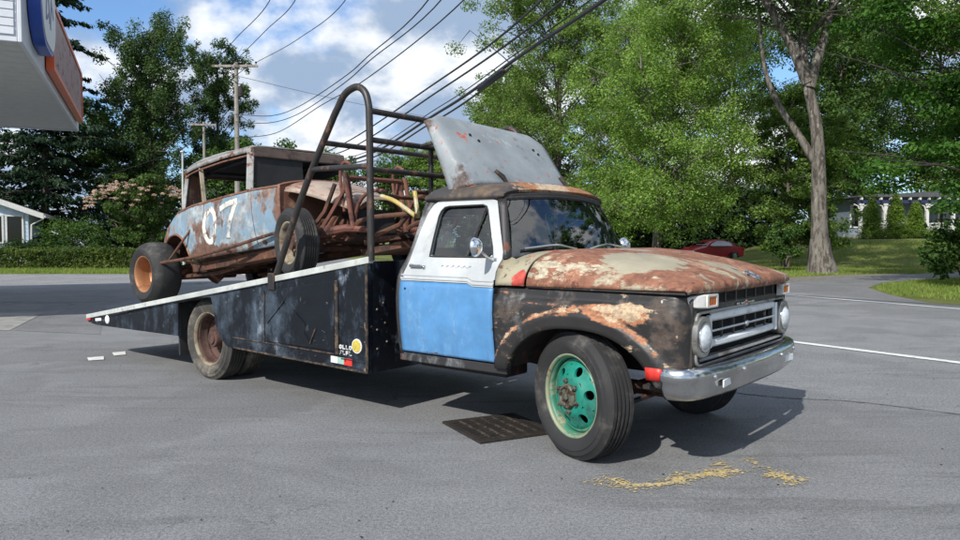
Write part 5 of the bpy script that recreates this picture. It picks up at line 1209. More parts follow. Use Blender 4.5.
# bed: ramped box body
def rz(x): return 1.338 - (-1.926 - x) * .1536          # rail line
BY = 1.1
BED = [(-1.926, .374), (-1.926, rz(-1.926) - .055), (-7.20, rz(-7.20) - .055), (-7.20, rz(-7.2) - .10), (-6.95, .407), (-4.968, .434), (-4.954, .83), (-4.85, .850), (-4.66, .875), (-4.30, .885), (-4.265, .80), (-4.245, .70), (-4.20, .57), (-4.12, .47), (-4.0, .405), (-3.9, .400)]
def make_side(s):
    def f(a, c, d): return (a, s * (BY + d), c)
    P_ = BED if s > 0 else BED[::-1]
    b = MB(); b.prism(P_, f, -.04, 0); sd = b.build('bed_side', M['bed'], tk, smooth=0, bevel=.004)
    b = MB()    # white rail along the top edge
    b.add([f(-1.90, rz(-1.90) - .055, -.05), f(-1.90, rz(-1.9), -.05), f(-7.235, rz(-7.235), -.05), f(-7.235, rz(-7.235) - .055, -.05), f(-1.90, rz(-1.90) - .055, .012), f(-1.90, rz(-1.9), .012), f(-7.235, rz(-7.235), .012), f(-7.235, rz(-7.235) - .055, .012)],
          [(0, 1, 2, 3), (7, 6, 5, 4), (0, 4, 5, 1), (1, 5, 6, 2), (2, 6, 7, 3), (3, 7, 4, 0)])
    b.build('rail', M['rail'], tk, smooth=0, bevel=.006)
    # hatch door, frame seams, hinge strip
    b = MB(); b.prism([(-3.33, .525), (-2.335, .525), (-2.335, 1.130), (-3.33, .998)][::(1 if s > 0 else -1)], f, .001, .013); h = b.build('hatch', M['bed'], sd, smooth=0, bevel=.004)
    b = MB(); b.prism([(-2.325, .50), (-2.285, .50), (-2.285, 1.135), (-2.325, 1.133)][::(1 if s > 0 else -1)], f, .001, .016); b.build('hinge_strip', M['edge_rust'], sd, smooth=0, bevel=.003)
    for (x0, z0, x1, z1, w) in ((-3.9, .512, -2.34, .500, .010), (-3.36, .515, -3.36, 1.0, .010), (-2.25, .47, -1.94, .468, .008), (-4.24, .93, -3.4, 1.05, .008), (-3.3, .70, -3.02, .93, .010), (-3.02, .93, -2.72, .72, .010), (-2.66, .56, -2.58, .70, .012), (-2.66, .56, -2.75, .66, .010)):
        a = math.atan2(z1 - z0, x1 - x0); L_ = math.hypot(x1 - x0, z1 - z0); b = MB()
        proud = .014 if -3.33 < (x0 + x1) / 2 < -2.335 and min(z0, z1) > .52 else .001
        b.box(((x0 + x1) / 2, s * (BY + proud + .004), (z0 + z1) / 2), (L_, .010, w), Matrix.Rotation(-a, 3, 'Y')); b.build('seam_weld', M['edge_rust'] if w >= .010 and proud < .01 or w == .012 else M['bed'], sd, smooth=0)
    for k in range(9):
        b = MB(); b.lathe([(0, .010), (.008, .008), (.011, 0)], f(-3.8 + k * .20, .455, .0), (0, s, 0), 8); b.build('bolt', M['edge_rust'], sd)
    b = MB(); b.tube([f(-1.93, z, .004) for z in (.38, .8, 1.27)], .012, 6); b.build('corner_bead', M['edge_rust'], sd)
    b = MB(); b.tube([f(x, .382 + .014 * (-1.93 - x), .002) for x in (-1.94, -2.6, -3.2, -3.88)], .009, 6); b.build('bottom_bead', M['edge_rust'], sd)
    # tail lamps
    b = MB(); b.prism([(-7.20, rz(-7.2) - .085), (-7.10, rz(-7.1) - .085), (-7.10, rz(-7.1) - .058), (-7.20, rz(-7.2) - .058)][::(1 if s > 0 else -1)], f, .001, .02); b.build('tail_light', M['red_lens'], sd, smooth=0, bevel=.004)
    b = MB(); b.lathe([(0, .012), (.04, .011), (.052, .004), (.054, 0)], f(-6.66, .495, 0), (0, s, 0), 20); b.build('round_reflector', M['white_sticker'], sd)
    b = MB(); b.box(f(-6.90, .480, .003), (.16, .006, .035), Matrix.Rotation(R(-6), 3, 'Y')); b.build('tail_sticker', M['white_sticker'], sd, smooth=0)
    b = MB(); b.bb(-5.03, -5.0, s * 1.06 if s < 0 else .70, -.70 if s < 0 else 1.06, .215, .835); b.build('mud_flap', M['rubber'], tk, smooth=0)
    return sd
sdR = make_side(-1); make_side(1)
def stk(nm, m, c, d, rot=0, out=.003):
    b = MB(); b.box((c[0], -BY - out, c[1]), (d[0], .006, d[1]), Matrix.Rotation(R(rot), 3, 'Y')); return b.build(nm, M[m], sdR, smooth=0)
b = MB(); b.lathe([(0, .005), (.060, .005), (.062, 0)], (-2.057, -BY, .592), (0, -1, 0), 28); b.build('round_sticker', M['white_sticker'], sdR)
b = MB(); b.lathe([(0, .009), (.050, .009), (.051, .004)], (-2.057, -BY, .592), (0, -1, 0), 28); b.build('yellow_disc', M['yellow_sticker'], sdR)
stk('flag_sticker', 'white_sticker', (-2.345, .452), (.09, .055), 1); stk('flag_sticker', 'green_sticker', (-2.258, .450), (.08, .055), 1); stk('flag_sticker', 'tape_red', (-2.165, .448), (.10, .058), 1)
# white two-line lettering sticker, letters as strokes
r2 = random.Random(3)
for row, z in ((0, .570), (1, .522)):
    x = -2.278
    while x < -2.15:
        k = r2.choice((0, 1, 2)); h = .036
        if k == 0:
            b = MB(); b.ring(rrect(x + .016, z, .034, h, .012, 3), rrect(x + .016, z, .014, h - .022, .005, 3), lambda a, c, d: (a, -BY - d, c), .001, .005); b.build('letter', M['letter_white'], sdR, smooth=0)
        elif k == 1:
            b = MB(); b.bb(x, x + .010, -BY - .005, -BY - .001, z - h / 2, z + h / 2); b.bb(x + .011, x + .032, -BY - .005, -BY - .001, z + h / 2 - .008, z + h / 2); b.bb(x + .011, x + .028, -BY - .005, -BY - .001, z - .006, z + .005); b.build('letter', M['letter_white'], sdR, smooth=0)
        else:
            b = MB(); b.bb(x, x + .010, -BY - .005, -BY - .001, z - h / 2, z + h / 2); b.bb(x + .011, x + .032, -BY - .005, -BY - .001, z - h / 2, z - h / 2 + .009); b.build('letter', M['letter_white'], sdR, smooth=0)
        x += .042
# bulkhead, deck
b = MB(); b.bb(-1.965, -1.93, -BY + .041, BY - .041, .376, 1.30); bh = b.build('bulkhead', M['bed'], tk, smooth=0)
b = MB()
for k, z in enumerate((.95, .78, .62)):
    b.lathe([(0, .008), (.008, .006), (.010, 0)], (-1.93, -.92 + .02 * k, z), (1, 0, 0), 8); b.lathe([(0, .008), (.008, .006), (.010, 0)], (-1.93, -.99, z - .05), (1, 0, 0), 8)
b.build('bulkhead_bolt', M['rim_tan'], bh)
for k in range(9):      # deck laid in cross planks of tread plate
    x1 = -1.97 - k * .585; x0 = x1 - .583; b = MB()
    def dz(x): return rz(x) - .035
    b.add([(x0, -1.05, dz(x0)), (x0, 1.05, dz(x0)), (x1, 1.05, dz(x1)), (x1, -1.05, dz(x1)), (x0, -1.05, dz(x0) - .03), (x0, 1.05, dz(x0) - .03), (x1, 1.05, dz(x1) - .03), (x1, -1.05, dz(x1) - .03)],
          [(0, 3, 2, 1), (4, 5, 6, 7), (0, 4, 7, 3), (1, 2, 6, 5), (0, 1, 5, 4), (3, 7, 6, 2)])
    b.build('deck_plate', M['deck'], tk, smooth=0)
# rack: hooped side frames and cross bars
for s in (-1, 1):
    y = s * 1.075
    pts = [(-1.905, y, rz(-1.92) - .03), (-1.91, y, 1.9), (-1.915, y, 2.45), (-1.925, y, 2.58), (-1.965, y, 2.68), (-2.05, y, 2.735), (-2.15, y, 2.725), (-2.235, y, 2.68), (-2.30, y, 2.60), (-2.40, y, 2.47), (-2.8, y, 1.88), (-3.22, y, rz(-3.22) - .02)]
    if s > 0: pts = [(x - (.06 if z > 2.4 else 0), y, z - (.09 if z > 2.4 else 0)) for x, y, z in pts]
    b = MB(); b.tube(smooth_path(pts, 5), .030, 12); hp_ = b.build('rack_hoop', M['rack'], tk)
    b = MB(); b.tube([(-2.655, y, 2.095), (-1.91, y, 2.08)], .024, 10); b.build('rack_side_bar', M['rack'], tk)
    b = MB(); b.box((-3.225, s * 1.112, rz(-3.22) - .05), (.10, .03, .16)); b.build('rack_foot', M['rack'], hp_, smooth=0, bevel=.008)
for (x, z, r_) in ((-1.912, 2.527, .026), (-1.912, 2.293, .024), (-1.912, 2.052, .024), (-2.500, 2.315, .024)):
    b = MB(); b.tube([(x, -1.07, z), (x, 1.07, z)], r_, 10); b.build('rack_cross_bar', M['rack'], tk)
for y in (-.33, .33):
    b = MB(); b.tube([(-1.93, y, 1.30), (-1.93, y, 2.315)], .022, 8); b.build('rack_upright', M['rack'], tk)
# grey panel leaning on the cab roof as a wind deflector
BL, BR, TL, TR_ = Vector((-1.20, -.64, 1.925)), Vector((-1.06, .60, 1.952)), Vector((-1.60, -.665, 2.535)), Vector((-1.46, .69, 2.462))
nrm = (BR - BL).cross(TL - BL).normalized()
if nrm.x < 0: nrm = -nrm
rows = []
for i in range(17):
    t = i / 16; L_ = BL.lerp(TL, t); R_v = BR.lerp(TR_, t); row = []
    for j in range(-4, 25):
        u = j / 24
        if u >= 0:
            p = L_.lerp(R_v, u); e = 1.0
            # rounded upper corners and a crowned middle
            p = p + nrm * (.022 * math.sin(math.pi * t) * (1 - (2 * u - 1) ** 2) - .018 * (abs(2 * u - 1) ** 8) - .022 * t ** 10)
            cx = max(0, (u - .88) / .12); ct = max(0, (t - .80) / .20)
            p = p + (BL - TL) * (.16 * (cx ** 2) * (ct ** 1.5))
            cl = max(0, (.07 - u) / .07)
            p = p + (BL - TL) * (.05 * cl ** 2 * ct ** 1.5)
        else:
            k = -u * 24 / 4; w = lerp(.20, .05, t ** .8)
            p = L_ - nrm * (.018 + .022 * t ** 10) + (-nrm * w * k + (L_ - R_v).normalized() * .05 * math.sin(k * 1.57))
            ct = max(0, (t - .80) / .20); p = p + (BL - TL) * (.05 * ct ** 1.5)
        row.append(tuple(p))
    rows.append(row)
b = MB(); b.grid(rows); df = b.build('wind_deflector', M['deflector'], tk, solid=.012, offset=0, smooth=50)
def dfp(u, t, o=.02): return BL.lerp(TL, t).lerp(BR.lerp(TR_, t), u) + nrm * (.022 * math.sin(math.pi * t) * (1 - (2 * u - 1) ** 2) - .018 * abs(2 * u - 1) ** 8 + o)
b = MB(); b.tube([dfp(.27, .19, .016), dfp(.31, .10, .018), dfp(.34, .0, .0), (-.98, -.22, 1.925)], [.016, .024, .026, .03], 6); b.build('deflector_bracket', M['edge_rust'], df)
b = MB(); b.tube([dfp(.93, .17, .016), dfp(.95, .08, .018), dfp(.97, .0, .0)], [.014, .02, .022], 6); b.build('deflector_bracket', M['edge_rust'], df)
for (u, t) in ((.22, .72), (.27, .64), (.80, .64), (.83, .57)):
    b = MB(); c = dfp(u, t, .014 - .006); b.lathe([(0, .006), (.012, .006), (.015, 0)], c, nrm, 10); b.build('deflector_hole', M['pit'], df)
b = MB(); b.tube([dfp(u, -.015, .012) for u in np.linspace(.05, .99, 12)], .012, 6); b.build('deflector_edge', M['edge_rust'], df)
b = MB(); b.tube([(-1.912, -.5, 2.293), (-1.60, -.5, 2.32)], .015, 6); b.tube([(-1.912, .5, 2.293), (-1.55, .5, 2.32)], .015, 6); b.build('deflector_stay', M['rack'], tk)

# ---------------------------------------------------------------- racing car on the ramp (own space: x forward along the ramp, z up from it)
cy, sy = math.cos(TYAW), math.sin(TYAW); X0, Z0 = -5.98, rz(-5.98) - .012
rc = empty('racing_car', (TX + X0 * cy, TY + X0 * sy, Z0), TYAW, 'rusty faded blue vintage racing car number 07 standing on the truck ramp', 'racing car', ry=-math.atan(.1536))
def up_z(x): return pl(x, [(-.20, .60), (-.15, .70), (-.05, .81), (.12, .915), (.30, .995), (.50, 1.055), (.8, 1.066), (1.4, 1.045), (1.95, 1.022), (2.36, .985)])
def lo_z(x):
    base = pl(x, [(-.20, .56), (.0, .56), (.62, .47), (.8, .425), (1.4, .405), (2.36, .375)])
    u = (x - .28) / .40
    if abs(u) < 1: base = max(base, .36 + .43 * (1 - abs(u) ** 2.4) ** .5)
    return base
def b_y(x, z):
    w = pl(x, [(-.20, .50), (-.1, .585), (.1, .64), (.4, .685), (.8, .705), (1.5, .70), (2.0, .675), (2.36, .635)])
    t = (z - .40) / .65
    return w - .06 * max(0, t - .55) ** 1.2 - .055 * max(0, .25 - t) + .012 * math.sin(math.pi * min(1, max(0, t)))
bxs = [-.20, -.17, -.13] + list(np.linspace(-.11, .67, 32)) + list(np.linspace(.72, 2.36, 28))
sides = {}
for s in (-1, 1):
    rows = []
    for x in bxs:
        a, c = lo_z(x), up_z(x); a = min(a, c - .02)
        rows.append([(x, s * b_y(x, lerp(a, c, k / 13)), lerp(a, c, k / 13)) for k in range(14)])
    b = MB(); b.grid(rows); sides[s] = b.build('body_side', M['race_body'], rc, solid=.012, offset=0, smooth=40)
rows = []
for x in [v for v in bxs if v <= .56]:     # rear deck
    w = b_y(x, up_z(x)); rows.append([(x, w * u, up_z(x) + .075 * (1 - abs(u) ** 2.6)) for u in np.linspace(-1, 1, 15)])
rows.insert(0, [(-.215, b_y(-.2, .6) * u, .56) for u in np.linspace(-1, 1, 15)])
b = MB(); b.grid(rows); b.build('rear_deck', M['race_body'], rc, solid=.012, offset=0)
rows = []
for x in np.linspace(1.94, 2.37, 7):       # cowl top
    w = b_y(x, up_z(x)); rows.append([(x, w * u, up_z(x) + lerp(.03, .07, (x - 1.94) / .43) * (1 - abs(u) ** 2.4)) for u in np.linspace(-1, 1, 15)])
b = MB(); b.grid(rows); b.build('cowl', M['race_body'], rc, solid=.012, offset=0)
b = MB()                                    # firewall flange
fw = [(2.37, b_y(2.36, z) * 1.0, z) for z in np.linspace(.38, .985, 8)]
fl = fw + [(2.37, .63 * u, .985 + .07 * (1 - abs(u) ** 2.4)) for u in np.linspace(.9, -.9, 11)] + [(x, -y, z) for x, y, z in fw[::-1]]
b.tube(fl, .016, 6); b.add(fl, [tuple(range(len(fl)))]); b.build('firewall', M['race_rust'], rc)
# body seams: door shut lines
for s in (-1, 1):
    for xs_ in ((1.02, 1.04), (1.98, 1.94)):
        b = MB(); b.tube([(lerp(xs_[0], xs_[1], k / 8), s * (b_y(1.0 if xs_[0] < 1.5 else 1.97, lerp(.43, 1.04, k / 8)) + .004), lerp(.43, 1.04, k / 8)) for k in range(9)], .006, 5); b.build('door_seam', M['race_frame'], sides[s])
    b = MB(); b.tube([(x, s * (b_y(x, up_z(x)) + .004), up_z(x) - .01) for x in np.linspace(.45, 2.36, 24)], .014, 6); b.build('belt_bead', M['race_rust'], sides[s])
    b = MB(); P_ = [(x, s * (b_y(x, lo_z(x)) + .006), lo_z(x)) for x in np.linspace(-.11, .67, 30)]; b.tube(P_, .014, 6); b.build('arch_bead', M['race_rust'], sides[s])
    b = MB(); b.grid([[(x, s * .66, max(lo_z(x), .45) - .01), (x, s * .34, max(lo_z(x), .45) - .03)] for x in np.linspace(-.11, .67, 20)]); b.build('inner_arch', M['race_frame'], sides[s])
# cabin: pillars, roof, header
def bar(nm, m, p, q, w, d, par=rc):
    p, q = Vector(p), Vector(q); b = MB(); b.box((p + q) / 2, (w, d, (q - p).length), (q - p).to_track_quat('Z', 'X').to_matrix()); return b.build(nm, M[m], par, smooth=0, bevel=.008)
for s in (-1, 1):
    bar('windscreen_post', 'race_roof', (1.905, s * .655, 1.02), (1.94, s * .615, 1.46), .075, .06)
    bar('rear_post', 'race_roof', (.545, s * .655, 1.05), (.625, s * .600, 1.50), .05, .05)
    bar('door_post', 'rim_tan', (.965, s * .635, 1.05), (.90, s * .600, 1.48), .045, .05)
rows = []
def roof_edge(x): return pl(x, [(.58, 1.485), (.66, 1.515), (.85, 1.53), (1.4, 1.515), (2.03, 1.465)])
for x in [.555, .56, .60, .66, .75, .9, 1.1, 1.4, 1.7, 1.9, 1.975, 1.98]:
    r_ = []; ed = max(0, 1 - (x - .555) / .16) ** 2 if x < .715 else 0
    for u in np.linspace(-1, 1, 17):
        q = abs(u); ww = .625 - .05 * ed
        zt_ = roof_edge(x) + .085 * (1 - q ** 4) ** .6 * (1 - .75 * ed) * (1 - .82 * S((x - 1.0) / .95))
        r_.append((x, ww * u * (1 if q < .99 else 1.0), zt_))
    rows.append(r_)
b = MB(); b.grid(rows); rr_f = b.build('roof', M['race_roof'], rc, solid=.02, smooth=50)
for s in (-1, 1):
    b = MB(); b.grid([[(x, s * .627, roof_edge(x) + .004), (x, s * .632, roof_edge(x) - .045)] for x in np.linspace(.57, 1.975, 14)]); b.build('roof_side_rail', M['race_roof'], rr_f, solid=.012, offset=0)
    b = MB(); b.tube([(x, s * .634, roof_edge(x) - .076) for x in np.linspace(.57, 1.975, 14)], .010, 5); b.build('roof_gutter', M['race_rust'], rr_f)
b = MB(); b.bb(1.955, 1.99, -.625, .625, 1.372, 1.478); b.build('windscreen_header', M['race_header'], rc, smooth=0, bevel=.01)
b = MB(); b.add([(1.94, -.61, 1.06), (1.94, .02, 1.06), (1.965, .02, 1.37), (1.965, -.60, 1.37)], [(0, 1, 2, 3)]); b.build('windscreen_panel', M['dark'], rc, smooth=0, solid=.006)
b = MB()   # back wall of the cabin with an opening
def bw(a, c, d): return (lerp(.53, .60, (c - 1.03) / .47) + d, a, c)
b.ring(rrect(0, 1.27, 1.24, .50, .1), rrect(0, 1.30, .80, .26, .08), bw, 0, .02); b.build('cabin_back', M['race_rust'], rc, smooth=0)
b = MB(); b.bb(.62, 1.98, -.59, .59, 1.455, 1.470); b.build('headlining', M['dark'], rc, smooth=0)
b = MB(); b.bb(.62, 1.98, .575, .588, 1.27, 1.454); b.build('inner_roof_rail', M['dark'], rc, smooth=0)
b = MB(); b.bb(.66, .95, .575, .588, 1.06, 1.269); b.build('quarter_trim', M['dark'], rc, smooth=0)
b = MB(); b.bb(.625, .64, -.58, .58, 1.05, 1.16); b.build('parcel_shelf', M['dark'], rc, smooth=0)
b = MB(); b.bb(.50, 2.33, -.60, .60, .40, .43); b.build('floor_pan', M['race_frame'], rc, smooth=0)
b = MB(); b.bb(.95, 1.3, -.05, .5, .55, .72); b.box((.92, .22, .95), (.10, .5, .62), Matrix.Rotation(R(-14), 3, 'Y')); b.build('bucket_seat', M['dark'], rc, smooth=0, bevel=.05)
b = MB(); cc = Vector((1.62, .22, 1.05)); U = Vector((0, 1, 0)); V = Vector((.35, 0, .93))
b.tube([cc + U * math.cos(t) * .19 + V * math.sin(t) * .19 for t in np.linspace(0, 6.283, 25)[:-1]], .014, 6, True); b.tube([cc, (2.1, .22, .85)], .02, 6); b.build('steering_wheel', M['dark'], rc)
b = MB()   # roll cage inside
for s in (-1, 1):
    b.tube(smooth_path([(.80, s * .52, .42), (.80, s * .54, 1.0), (.82, s * .52, 1.38), (.84, s * .42, 1.455)], 4), .022, 8); b.tube([(.84, s * .45, 1.45), (1.9, s * .5, 1.40)], .02, 8)
b.tube([(.84, -.42, 1.455), (.84, .42, 1.455)], .022, 8); b.tube([(.80, -.54, .95), (.80, .54, .95)], .02, 8); b.build('roll_cage', M['dark'], rc)
# hood
rows = []
for i in range(9):
    t = i / 8; x = lerp(2.385, 3.18, t); w = lerp(.55, .30, t); zt_ = lerp(1.045, .70, t ** 1.25); ds = lerp(.13, .14, t)
    rows.append([(x, -w - .02, zt_ - ds)] + [(x, w * u, zt_ - .09 * abs(u) ** 3.2) for u in np.linspace(-1, 1, 15)] + [(x, w + .02, zt_ - ds)])
b = MB(); b.grid(rows); hh = b.build('hood', M['race_hood'], rc, solid=.010, smooth=45)
b = MB(); b.tube([(lerp(2.385, 3.18, t), 0, lerp(1.045, .70, t ** 1.25) + .006) for t in np.linspace(0, 1, 9)], .008, 6); b.build('hood_hinge', M['race_rust'], hh)
# engine and driveline
b = MB(); b.bb(2.45, 2.95, -.17, .17, .33, .62); b.bb(2.5, 2.9, -.22, -.172, .48, .58); b.tube([(2.4, 0, .45), (2.05, 0, .42)], [.16, .10], 10)
for k in range(4): b.tube([(2.52 + k * .12, -.18, .60), (2.52 + k * .12, -.28, .58), (2.50 + k * .10, -.33, .48)], .024, 6)
b.tube([(2.95, -.33, .46), (2.5, -.34, .46), (2.0, -.36, .38)], .032, 7); b.lathe([(0, .02), (.12, .02), (.12, 0), (0, 0)], (2.97, 0, .55), (1, 0, 0), 14); b.build('engine', M['race_frame'], rc, smooth=30)
b = MB(); b.bb(3.02, 3.10, -.26, .26, .36, .62); b.build('radiator', M['dark'], rc, smooth=0, bevel=.02)
b = MB()
for s in (-1, 1):
    b.add([], []); b.tube([(-.25, s * .36, .44), (.35, s * .40, .42), (.8, s * .46, .33), (2.2, s * .44, .31), (2.72, s * .40, .38), (3.12, s * .34, .40)], .045, 6)
for x in (-.2, .75, 1.5, 2.2, 3.05): b.tube([(x, -.40, .34), (x, .40, .34)], .04, 6)
b.build('frame_rail', M['race_frame'], rc)
b = MB(); b.tube([(0, -.75, .375), (0, -.15, .375), (0, 0, .375), (0, .15, .375), (0, .75, .375)], [.05, .06, .17, .06, .05], 10); b.tube([(0.1, 0, .37), (1.2, 0, .36), (2.0, 0, .40)], .045, 8)
for s in (-1, 1): b.tube([(.03, s * .62, .30), (.9, s * .5, .26), (1.3, s * .42, .30)], .026, 6); b.tube([(.02, s * .55, .40), (.1, s * .48, .8)], .03, 6)
b.build('rear_axle', M['race_frame'], rc)
b = MB(); b.tube([(2.72, -.74, .33), (2.72, -.5, .28), (2.72, .5, .28), (2.72, .74, .33)], .035, 8)
for s in (-1, 1): b.tube([(2.74, s * .58, .27), (2.0, s * .46, .28), (1.5, s * .40, .33)], .022, 6); b.tube([(2.72, s * .66, .36), (2.9, s * .5, .62), (3.0, s * .42, .88)], .022, 6)
b.tube([(2.86, -.66, .34), (2.86, .66, .34)], .015, 6); b.build('front_axle', M['race_frame'], rc)
for s in (-1, 1):       # hub link bars seen ahead of the front wheel
    b = MB(); b.tube([(2.78, s * .68, .36), (2.88, s * .60, .40), (3.10, s * .42, .42), (3.4, s * .36, .36)], [.05, .055, .04, .028], 8); b.lathe([(.06, 0), (.06, .05), (.03, .06), (0, .06)], (2.95, s * .52, .42), (1, 0, 0), 10); b.build('steering_knuckle', M['red_tube'], rc)
# side nerf rails with struts
for s in (-1, 1):
    b = MB(); b.tube(smooth_path([(.36, s * .90, .455), (.9, s * .86, .435), (1.6, s * .80, .445), (2.0, s * .74, .475), (2.33, s * .68, .50)], 4), .018, 8); nr = b.build('nerf_rail', M['race_frame'], rc)
    b = MB(); b.tube([(.74, s * .71, .785), (.50, s * .89, .45)], .014, 6); b.build('nerf_strut', M['race_frame'], nr)
    for x in (.7, 1.5, 2.1):
        b = MB(); b.tube([(x, s * (.885 - .09 * x), .44), (x + .05, s * .46, .34)], .016, 6); b.build('nerf_outrigger', M['race_frame'], nr)
    b = MB(); b.box((1.4, s * .60, .335), (1.75, .025, .10), Matrix.Rotation(R(1.5), 3, 'Y')); b.build('sill_plate', M['race_frame'], rc, smooth=0, bevel=.01)
# front shock towers and hoops
for s in (-1, 1):
    y = s * .36
    b = MB(); b.tube([(3.14, y, .38), (3.12, y, .94)], .030, 8); b.tube([(3.20, y + s * .06, .40), (3.15, y + s * .05, .96)], .024, 8); b.build('shock_tower', M['red_tube'], rc)
    b = MB(); b.tube(smooth_path([(3.03, y, .60), (3.02, y, .92), (3.06, y, 1.05), (3.13, y, 1.08), (3.20, y, 1.03)], 4), .016, 8); b.build('tower_hoop', M['red_tube'], rc)
    b = MB(); b.tube([(2.86, s * .55, .42), (3.05, y, .80), (3.10, y, .93)], .020, 6); b.build('tower_stay', M['red_tube'], rc)
    b = MB(); b.tube(smooth_path([(3.16, y, .44), (3.22, y, .60), (3.34, y, .70), (3.50, y, .72), (3.66, y, .68)], 4), .018, 8); b.build('bumper_loop', M['red_tube'], rc)
b = MB(); b.tube([(3.14, -.36, .92), (3.14, .36, .92)], .024, 8); b.build('tower_brace', M['red_tube'], rc)
# front bumper frame in yellow
b = MB()
pass
for s in (-1, 1):
    b = MB(); b.tube(smooth_path([(3.62, s * .40, .64), (3.82, s * .42, .55), (4.03, s * .40, .38)], 4), .021, 8); b.build('bumper_arm', M['yellow_tube'], rc)
    b = MB(); b.tube([(4.03, s * .37, .37), (3.96, s * .30, .62)], .021, 8); b.build('bumper_strut', M['yellow_tube'], rc)
b = MB(); b.tube([(3.62, -.40, .64), (3.62, .40, .64)], .022, 8); b.tube([(3.96, -.30, .62), (3.96, .30, .62)], .022, 8); b.tube([(3.3, -.4, .46), (3.1, -.36, .40)], .03, 8); b.tube([(3.3, .4, .46), (3.1, .36, .40)], .03, 8)
b.tube([(3.45, -.36, .30), (3.8, -.38, .34), (3.9, -.36, .42)], .024, 8); b.tube([(3.45, .36, .30), (3.8, .38, .34), (3.9, .36, .42)], .024, 8); b.tube(smooth_path([(3.25, -.40, .46), (3.5, -.42, .46), (3.80, -.42, .43), (3.92, -.34, .42), (3.93, 0, .42), (3.92, .34, .42), (3.80, .42, .43), (3.3, .40, .46)], 4), .022, 8); b.build('bumper_crossbar', M['race_frame'], rc)
b = MB(); b.bb(3.14, 3.70, -.30, .30, .14, .20); b.tube([(3.2, -.3, .26), (3.7, .3, .30)], .03, 6); b.tube([(3.2, .3, .26), (3.7, -.3, .30)], .03, 6); b.build('front_crossmember', M['race_frame'], rc)
# wheels
def race_wheel(x, yo, s, r, Wd, rim, front):
    o = (x, yo, r - .006); ax = (0, -s, 0); b = MB()
    h = r - rim
    if front: pr = tyre_prof(Wd, r, rim, 5)
    else: pr = [(rim - .01, .04), (rim, .012), (rim + .3 * h, -.012), (rim + .55 * h, -.016), (rim + .6 * h, -.010), (r - .05, .010), (r - .018, .035), (r, .075), (r + .004, Wd / 2), (r, Wd - .075), (r - .018, Wd - .035), (r - .05, Wd - .01), (rim + .3 * h, Wd + .01), (rim - .01, Wd - .03)]
    b.lathe(pr, o, ax, 48); w = b.build('wheel', M['rubber'], rc, smooth=32)
    if front:
        b = MB(); b.lathe([(rim + .012, .016), (rim + .012, .008), (rim, .012), (rim - .012, .03), (rim - .018, .06), (rim - .03, .09), (rim - .055, .10)], o, ax, 40); b.build('rim', M['rim_tan'], w, solid=.004, offset=0)
        b = MB(); b.lathe([(rim - .05, .10), (rim - .08, .085), (.10, .07), (.07, .06), (.065, .03), (0, .025)], o, ax, 36); b.build('wheel_disc', M['rim_rust'], w)
        for k in range(5):
            a = R(72 * k); b = MB(); b.lathe([(.012, .075), (.012, .05), (0, .05)], (x + .085 * math.cos(a), yo, r + .085 * math.sin(a)), ax, 6); b.build('lug_nut', M['rim_tan'], w, smooth=0)
        for k in range(8):
            a = R(45 * k + 10); b = MB(); b.lathe([(.020, .088), (0, .088)], (x + .135 * math.cos(a), yo, r + .135 * math.sin(a)), ax, 10); b.build('rim_slot', M['pit'], w, smooth=0)
    else:
        b = MB(); b.lathe([(rim + .012, .016), (rim + .012, .006), (rim, .010), (rim - .014, .03), (rim - .018, .10), (rim - .03, .17), (rim - .05, .19), (.08, .20), (.07, .17), (.05, .16), (0, .16)], o, ax, 44); b.build('rim', M['bronze'], w)
        for k in range(5):
            a = R(72 * k + 20); b = MB(); b.lathe([(.013, .20), (.013, .18), (0, .18)], (x + .105 * math.cos(a), yo, r + .105 * math.sin(a)), ax, 6); b.build('lug_nut', M['hub'], w, smooth=0)
    return w
for s in (-1, 1):
    race_wheel(0, s * .955, s, .375, .33, .205, False)
    fw_ = race_wheel(2.74, s * .875, s, .335, .19, .195, True); rm = Matrix.Rotation(R(-13), 3, 'Z'); pv = Vector((2.74, s * .78, 0))
    fw_.rotation_euler.z = R(-13); fw_.location = pv - rm @ pv + Vector((.03, 0, 0))
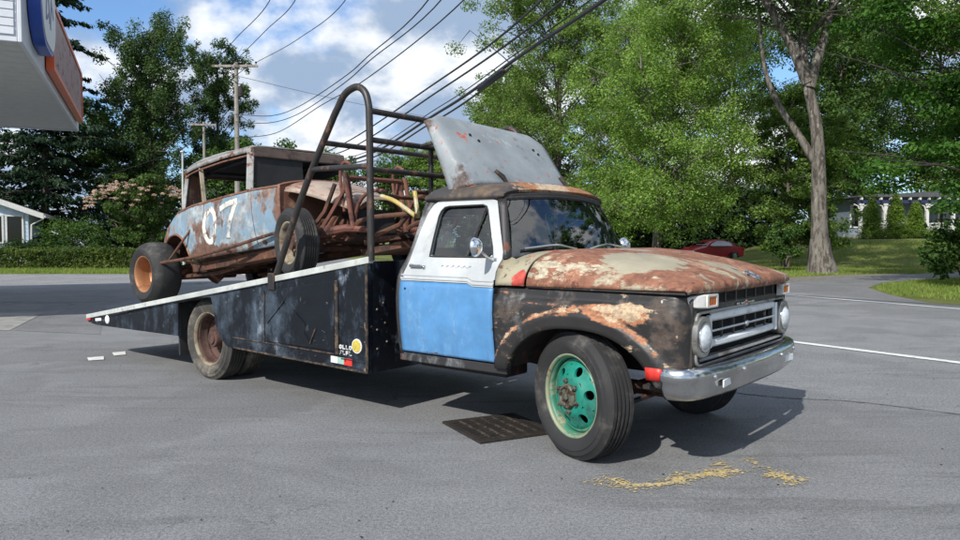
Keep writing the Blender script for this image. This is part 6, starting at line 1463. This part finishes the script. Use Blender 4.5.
# number on the door
def stroke(pts, w):
    P_ = smooth_path([(x, 0, z) for x, z in pts], 6); rows = []
    for i, p in enumerate(P_):
        t = (P_[min(i + 1, len(P_) - 1)] - P_[max(i - 1, 0)]).normalized(); n = Vector((-t.z, 0, t.x)); r_ = []
        for k in (-1, -.4, .4, 1):
            q = p + n * k * w * .5 * (1 + .10 * math.sin(i * 2.3)); r_.append((q.x, -(b_y(q.x, q.z) + .010), q.z))
        rows.append(r_)
    b = MB(); b.grid(rows); return b
b = stroke([(1.175, .945), (1.085, .88), (1.045, .76), (1.075, .63), (1.155, .575), (1.235, .63), (1.275, .76), (1.255, .88), (1.185, .945)], .066); b.build('number', M['digit'], sides[-1], solid=.002, offset=1)
b = stroke([(1.375, .905), (1.50, .935), (1.64, .945), (1.70, .94)], .066)
for row in (stroke([(1.68, .935), (1.60, .80), (1.53, .67), (1.505, .565)], .068),): b.add(row.v, row.f)
b.build('number', M['digit'], sides[-1], solid=.002, offset=1)

# ---------------------------------------------------------------- drain grate and small things on the lot
GA, GB, GC, GD = Vector((-.265, 5.868, 0)), Vector((.015, 5.316, 0)), Vector((.525, 5.478, 0)), Vector((.317, 6.101, 0))
ge = (GB - GA); gl = ge.length; gx = ge.normalized(); gang = math.atan2(gx.y, gx.x); gw = .60
gt = empty('drain_grate', (GA.x, GA.y, 0), gang, 'rusty cast iron drain grate set in the asphalt beside the front wheel', 'drain grate')
b = MB(); b.bb(.0, gl, 0, gw, .001, .004); b.build('pit', M['pit'], gt, smooth=0)
b = MB(); b.ring([(-.03, -.03), (gl + .03, -.03), (gl + .03, gw + .03), (-.03, gw + .03)], [(.02, .02), (gl - .02, .02), (gl - .02, gw - .02), (.02, gw - .02)], lambda a, c, d: (a, c, d), .002, .020); b.build('frame', M['iron'], gt, smooth=0, bevel=.003)
for i in range(11):
    x = .045 + (gl - .09) * i / 10; b = MB(); b.bb(x - .013, x + .013, .0205, gw - .0205, .005, .018); b.build('bar', M['iron'], gt, smooth=0)
for k in range(5):
    y = gw * (k + 1) / 6; b = MB(); b.bb(.0205, gl - .0205, y - .010, y + .010, .006, .0215); b.build('cross_rib', M['underside_worn'], gt, smooth=0)
r3 = random.Random(8); q = MB()
for _ in range(420):      # grit and leaf crumbs lying on the asphalt
    x = r3.uniform(-7, 5); y = r3.uniform(2.6, 13); s = r3.uniform(.004, .012); a = r3.random() * 6.28
    q.add([(x + math.cos(a + j * 1.57) * s * r3.uniform(.6, 1.3), y + math.sin(a + j * 1.57) * s * r3.uniform(.5, 1), .004 + .004 * (j % 2)) for j in range(4)], [(0, 1, 2, 3)])
tag(q.build('grit', M['dark'], smooth=0), kind='stuff')
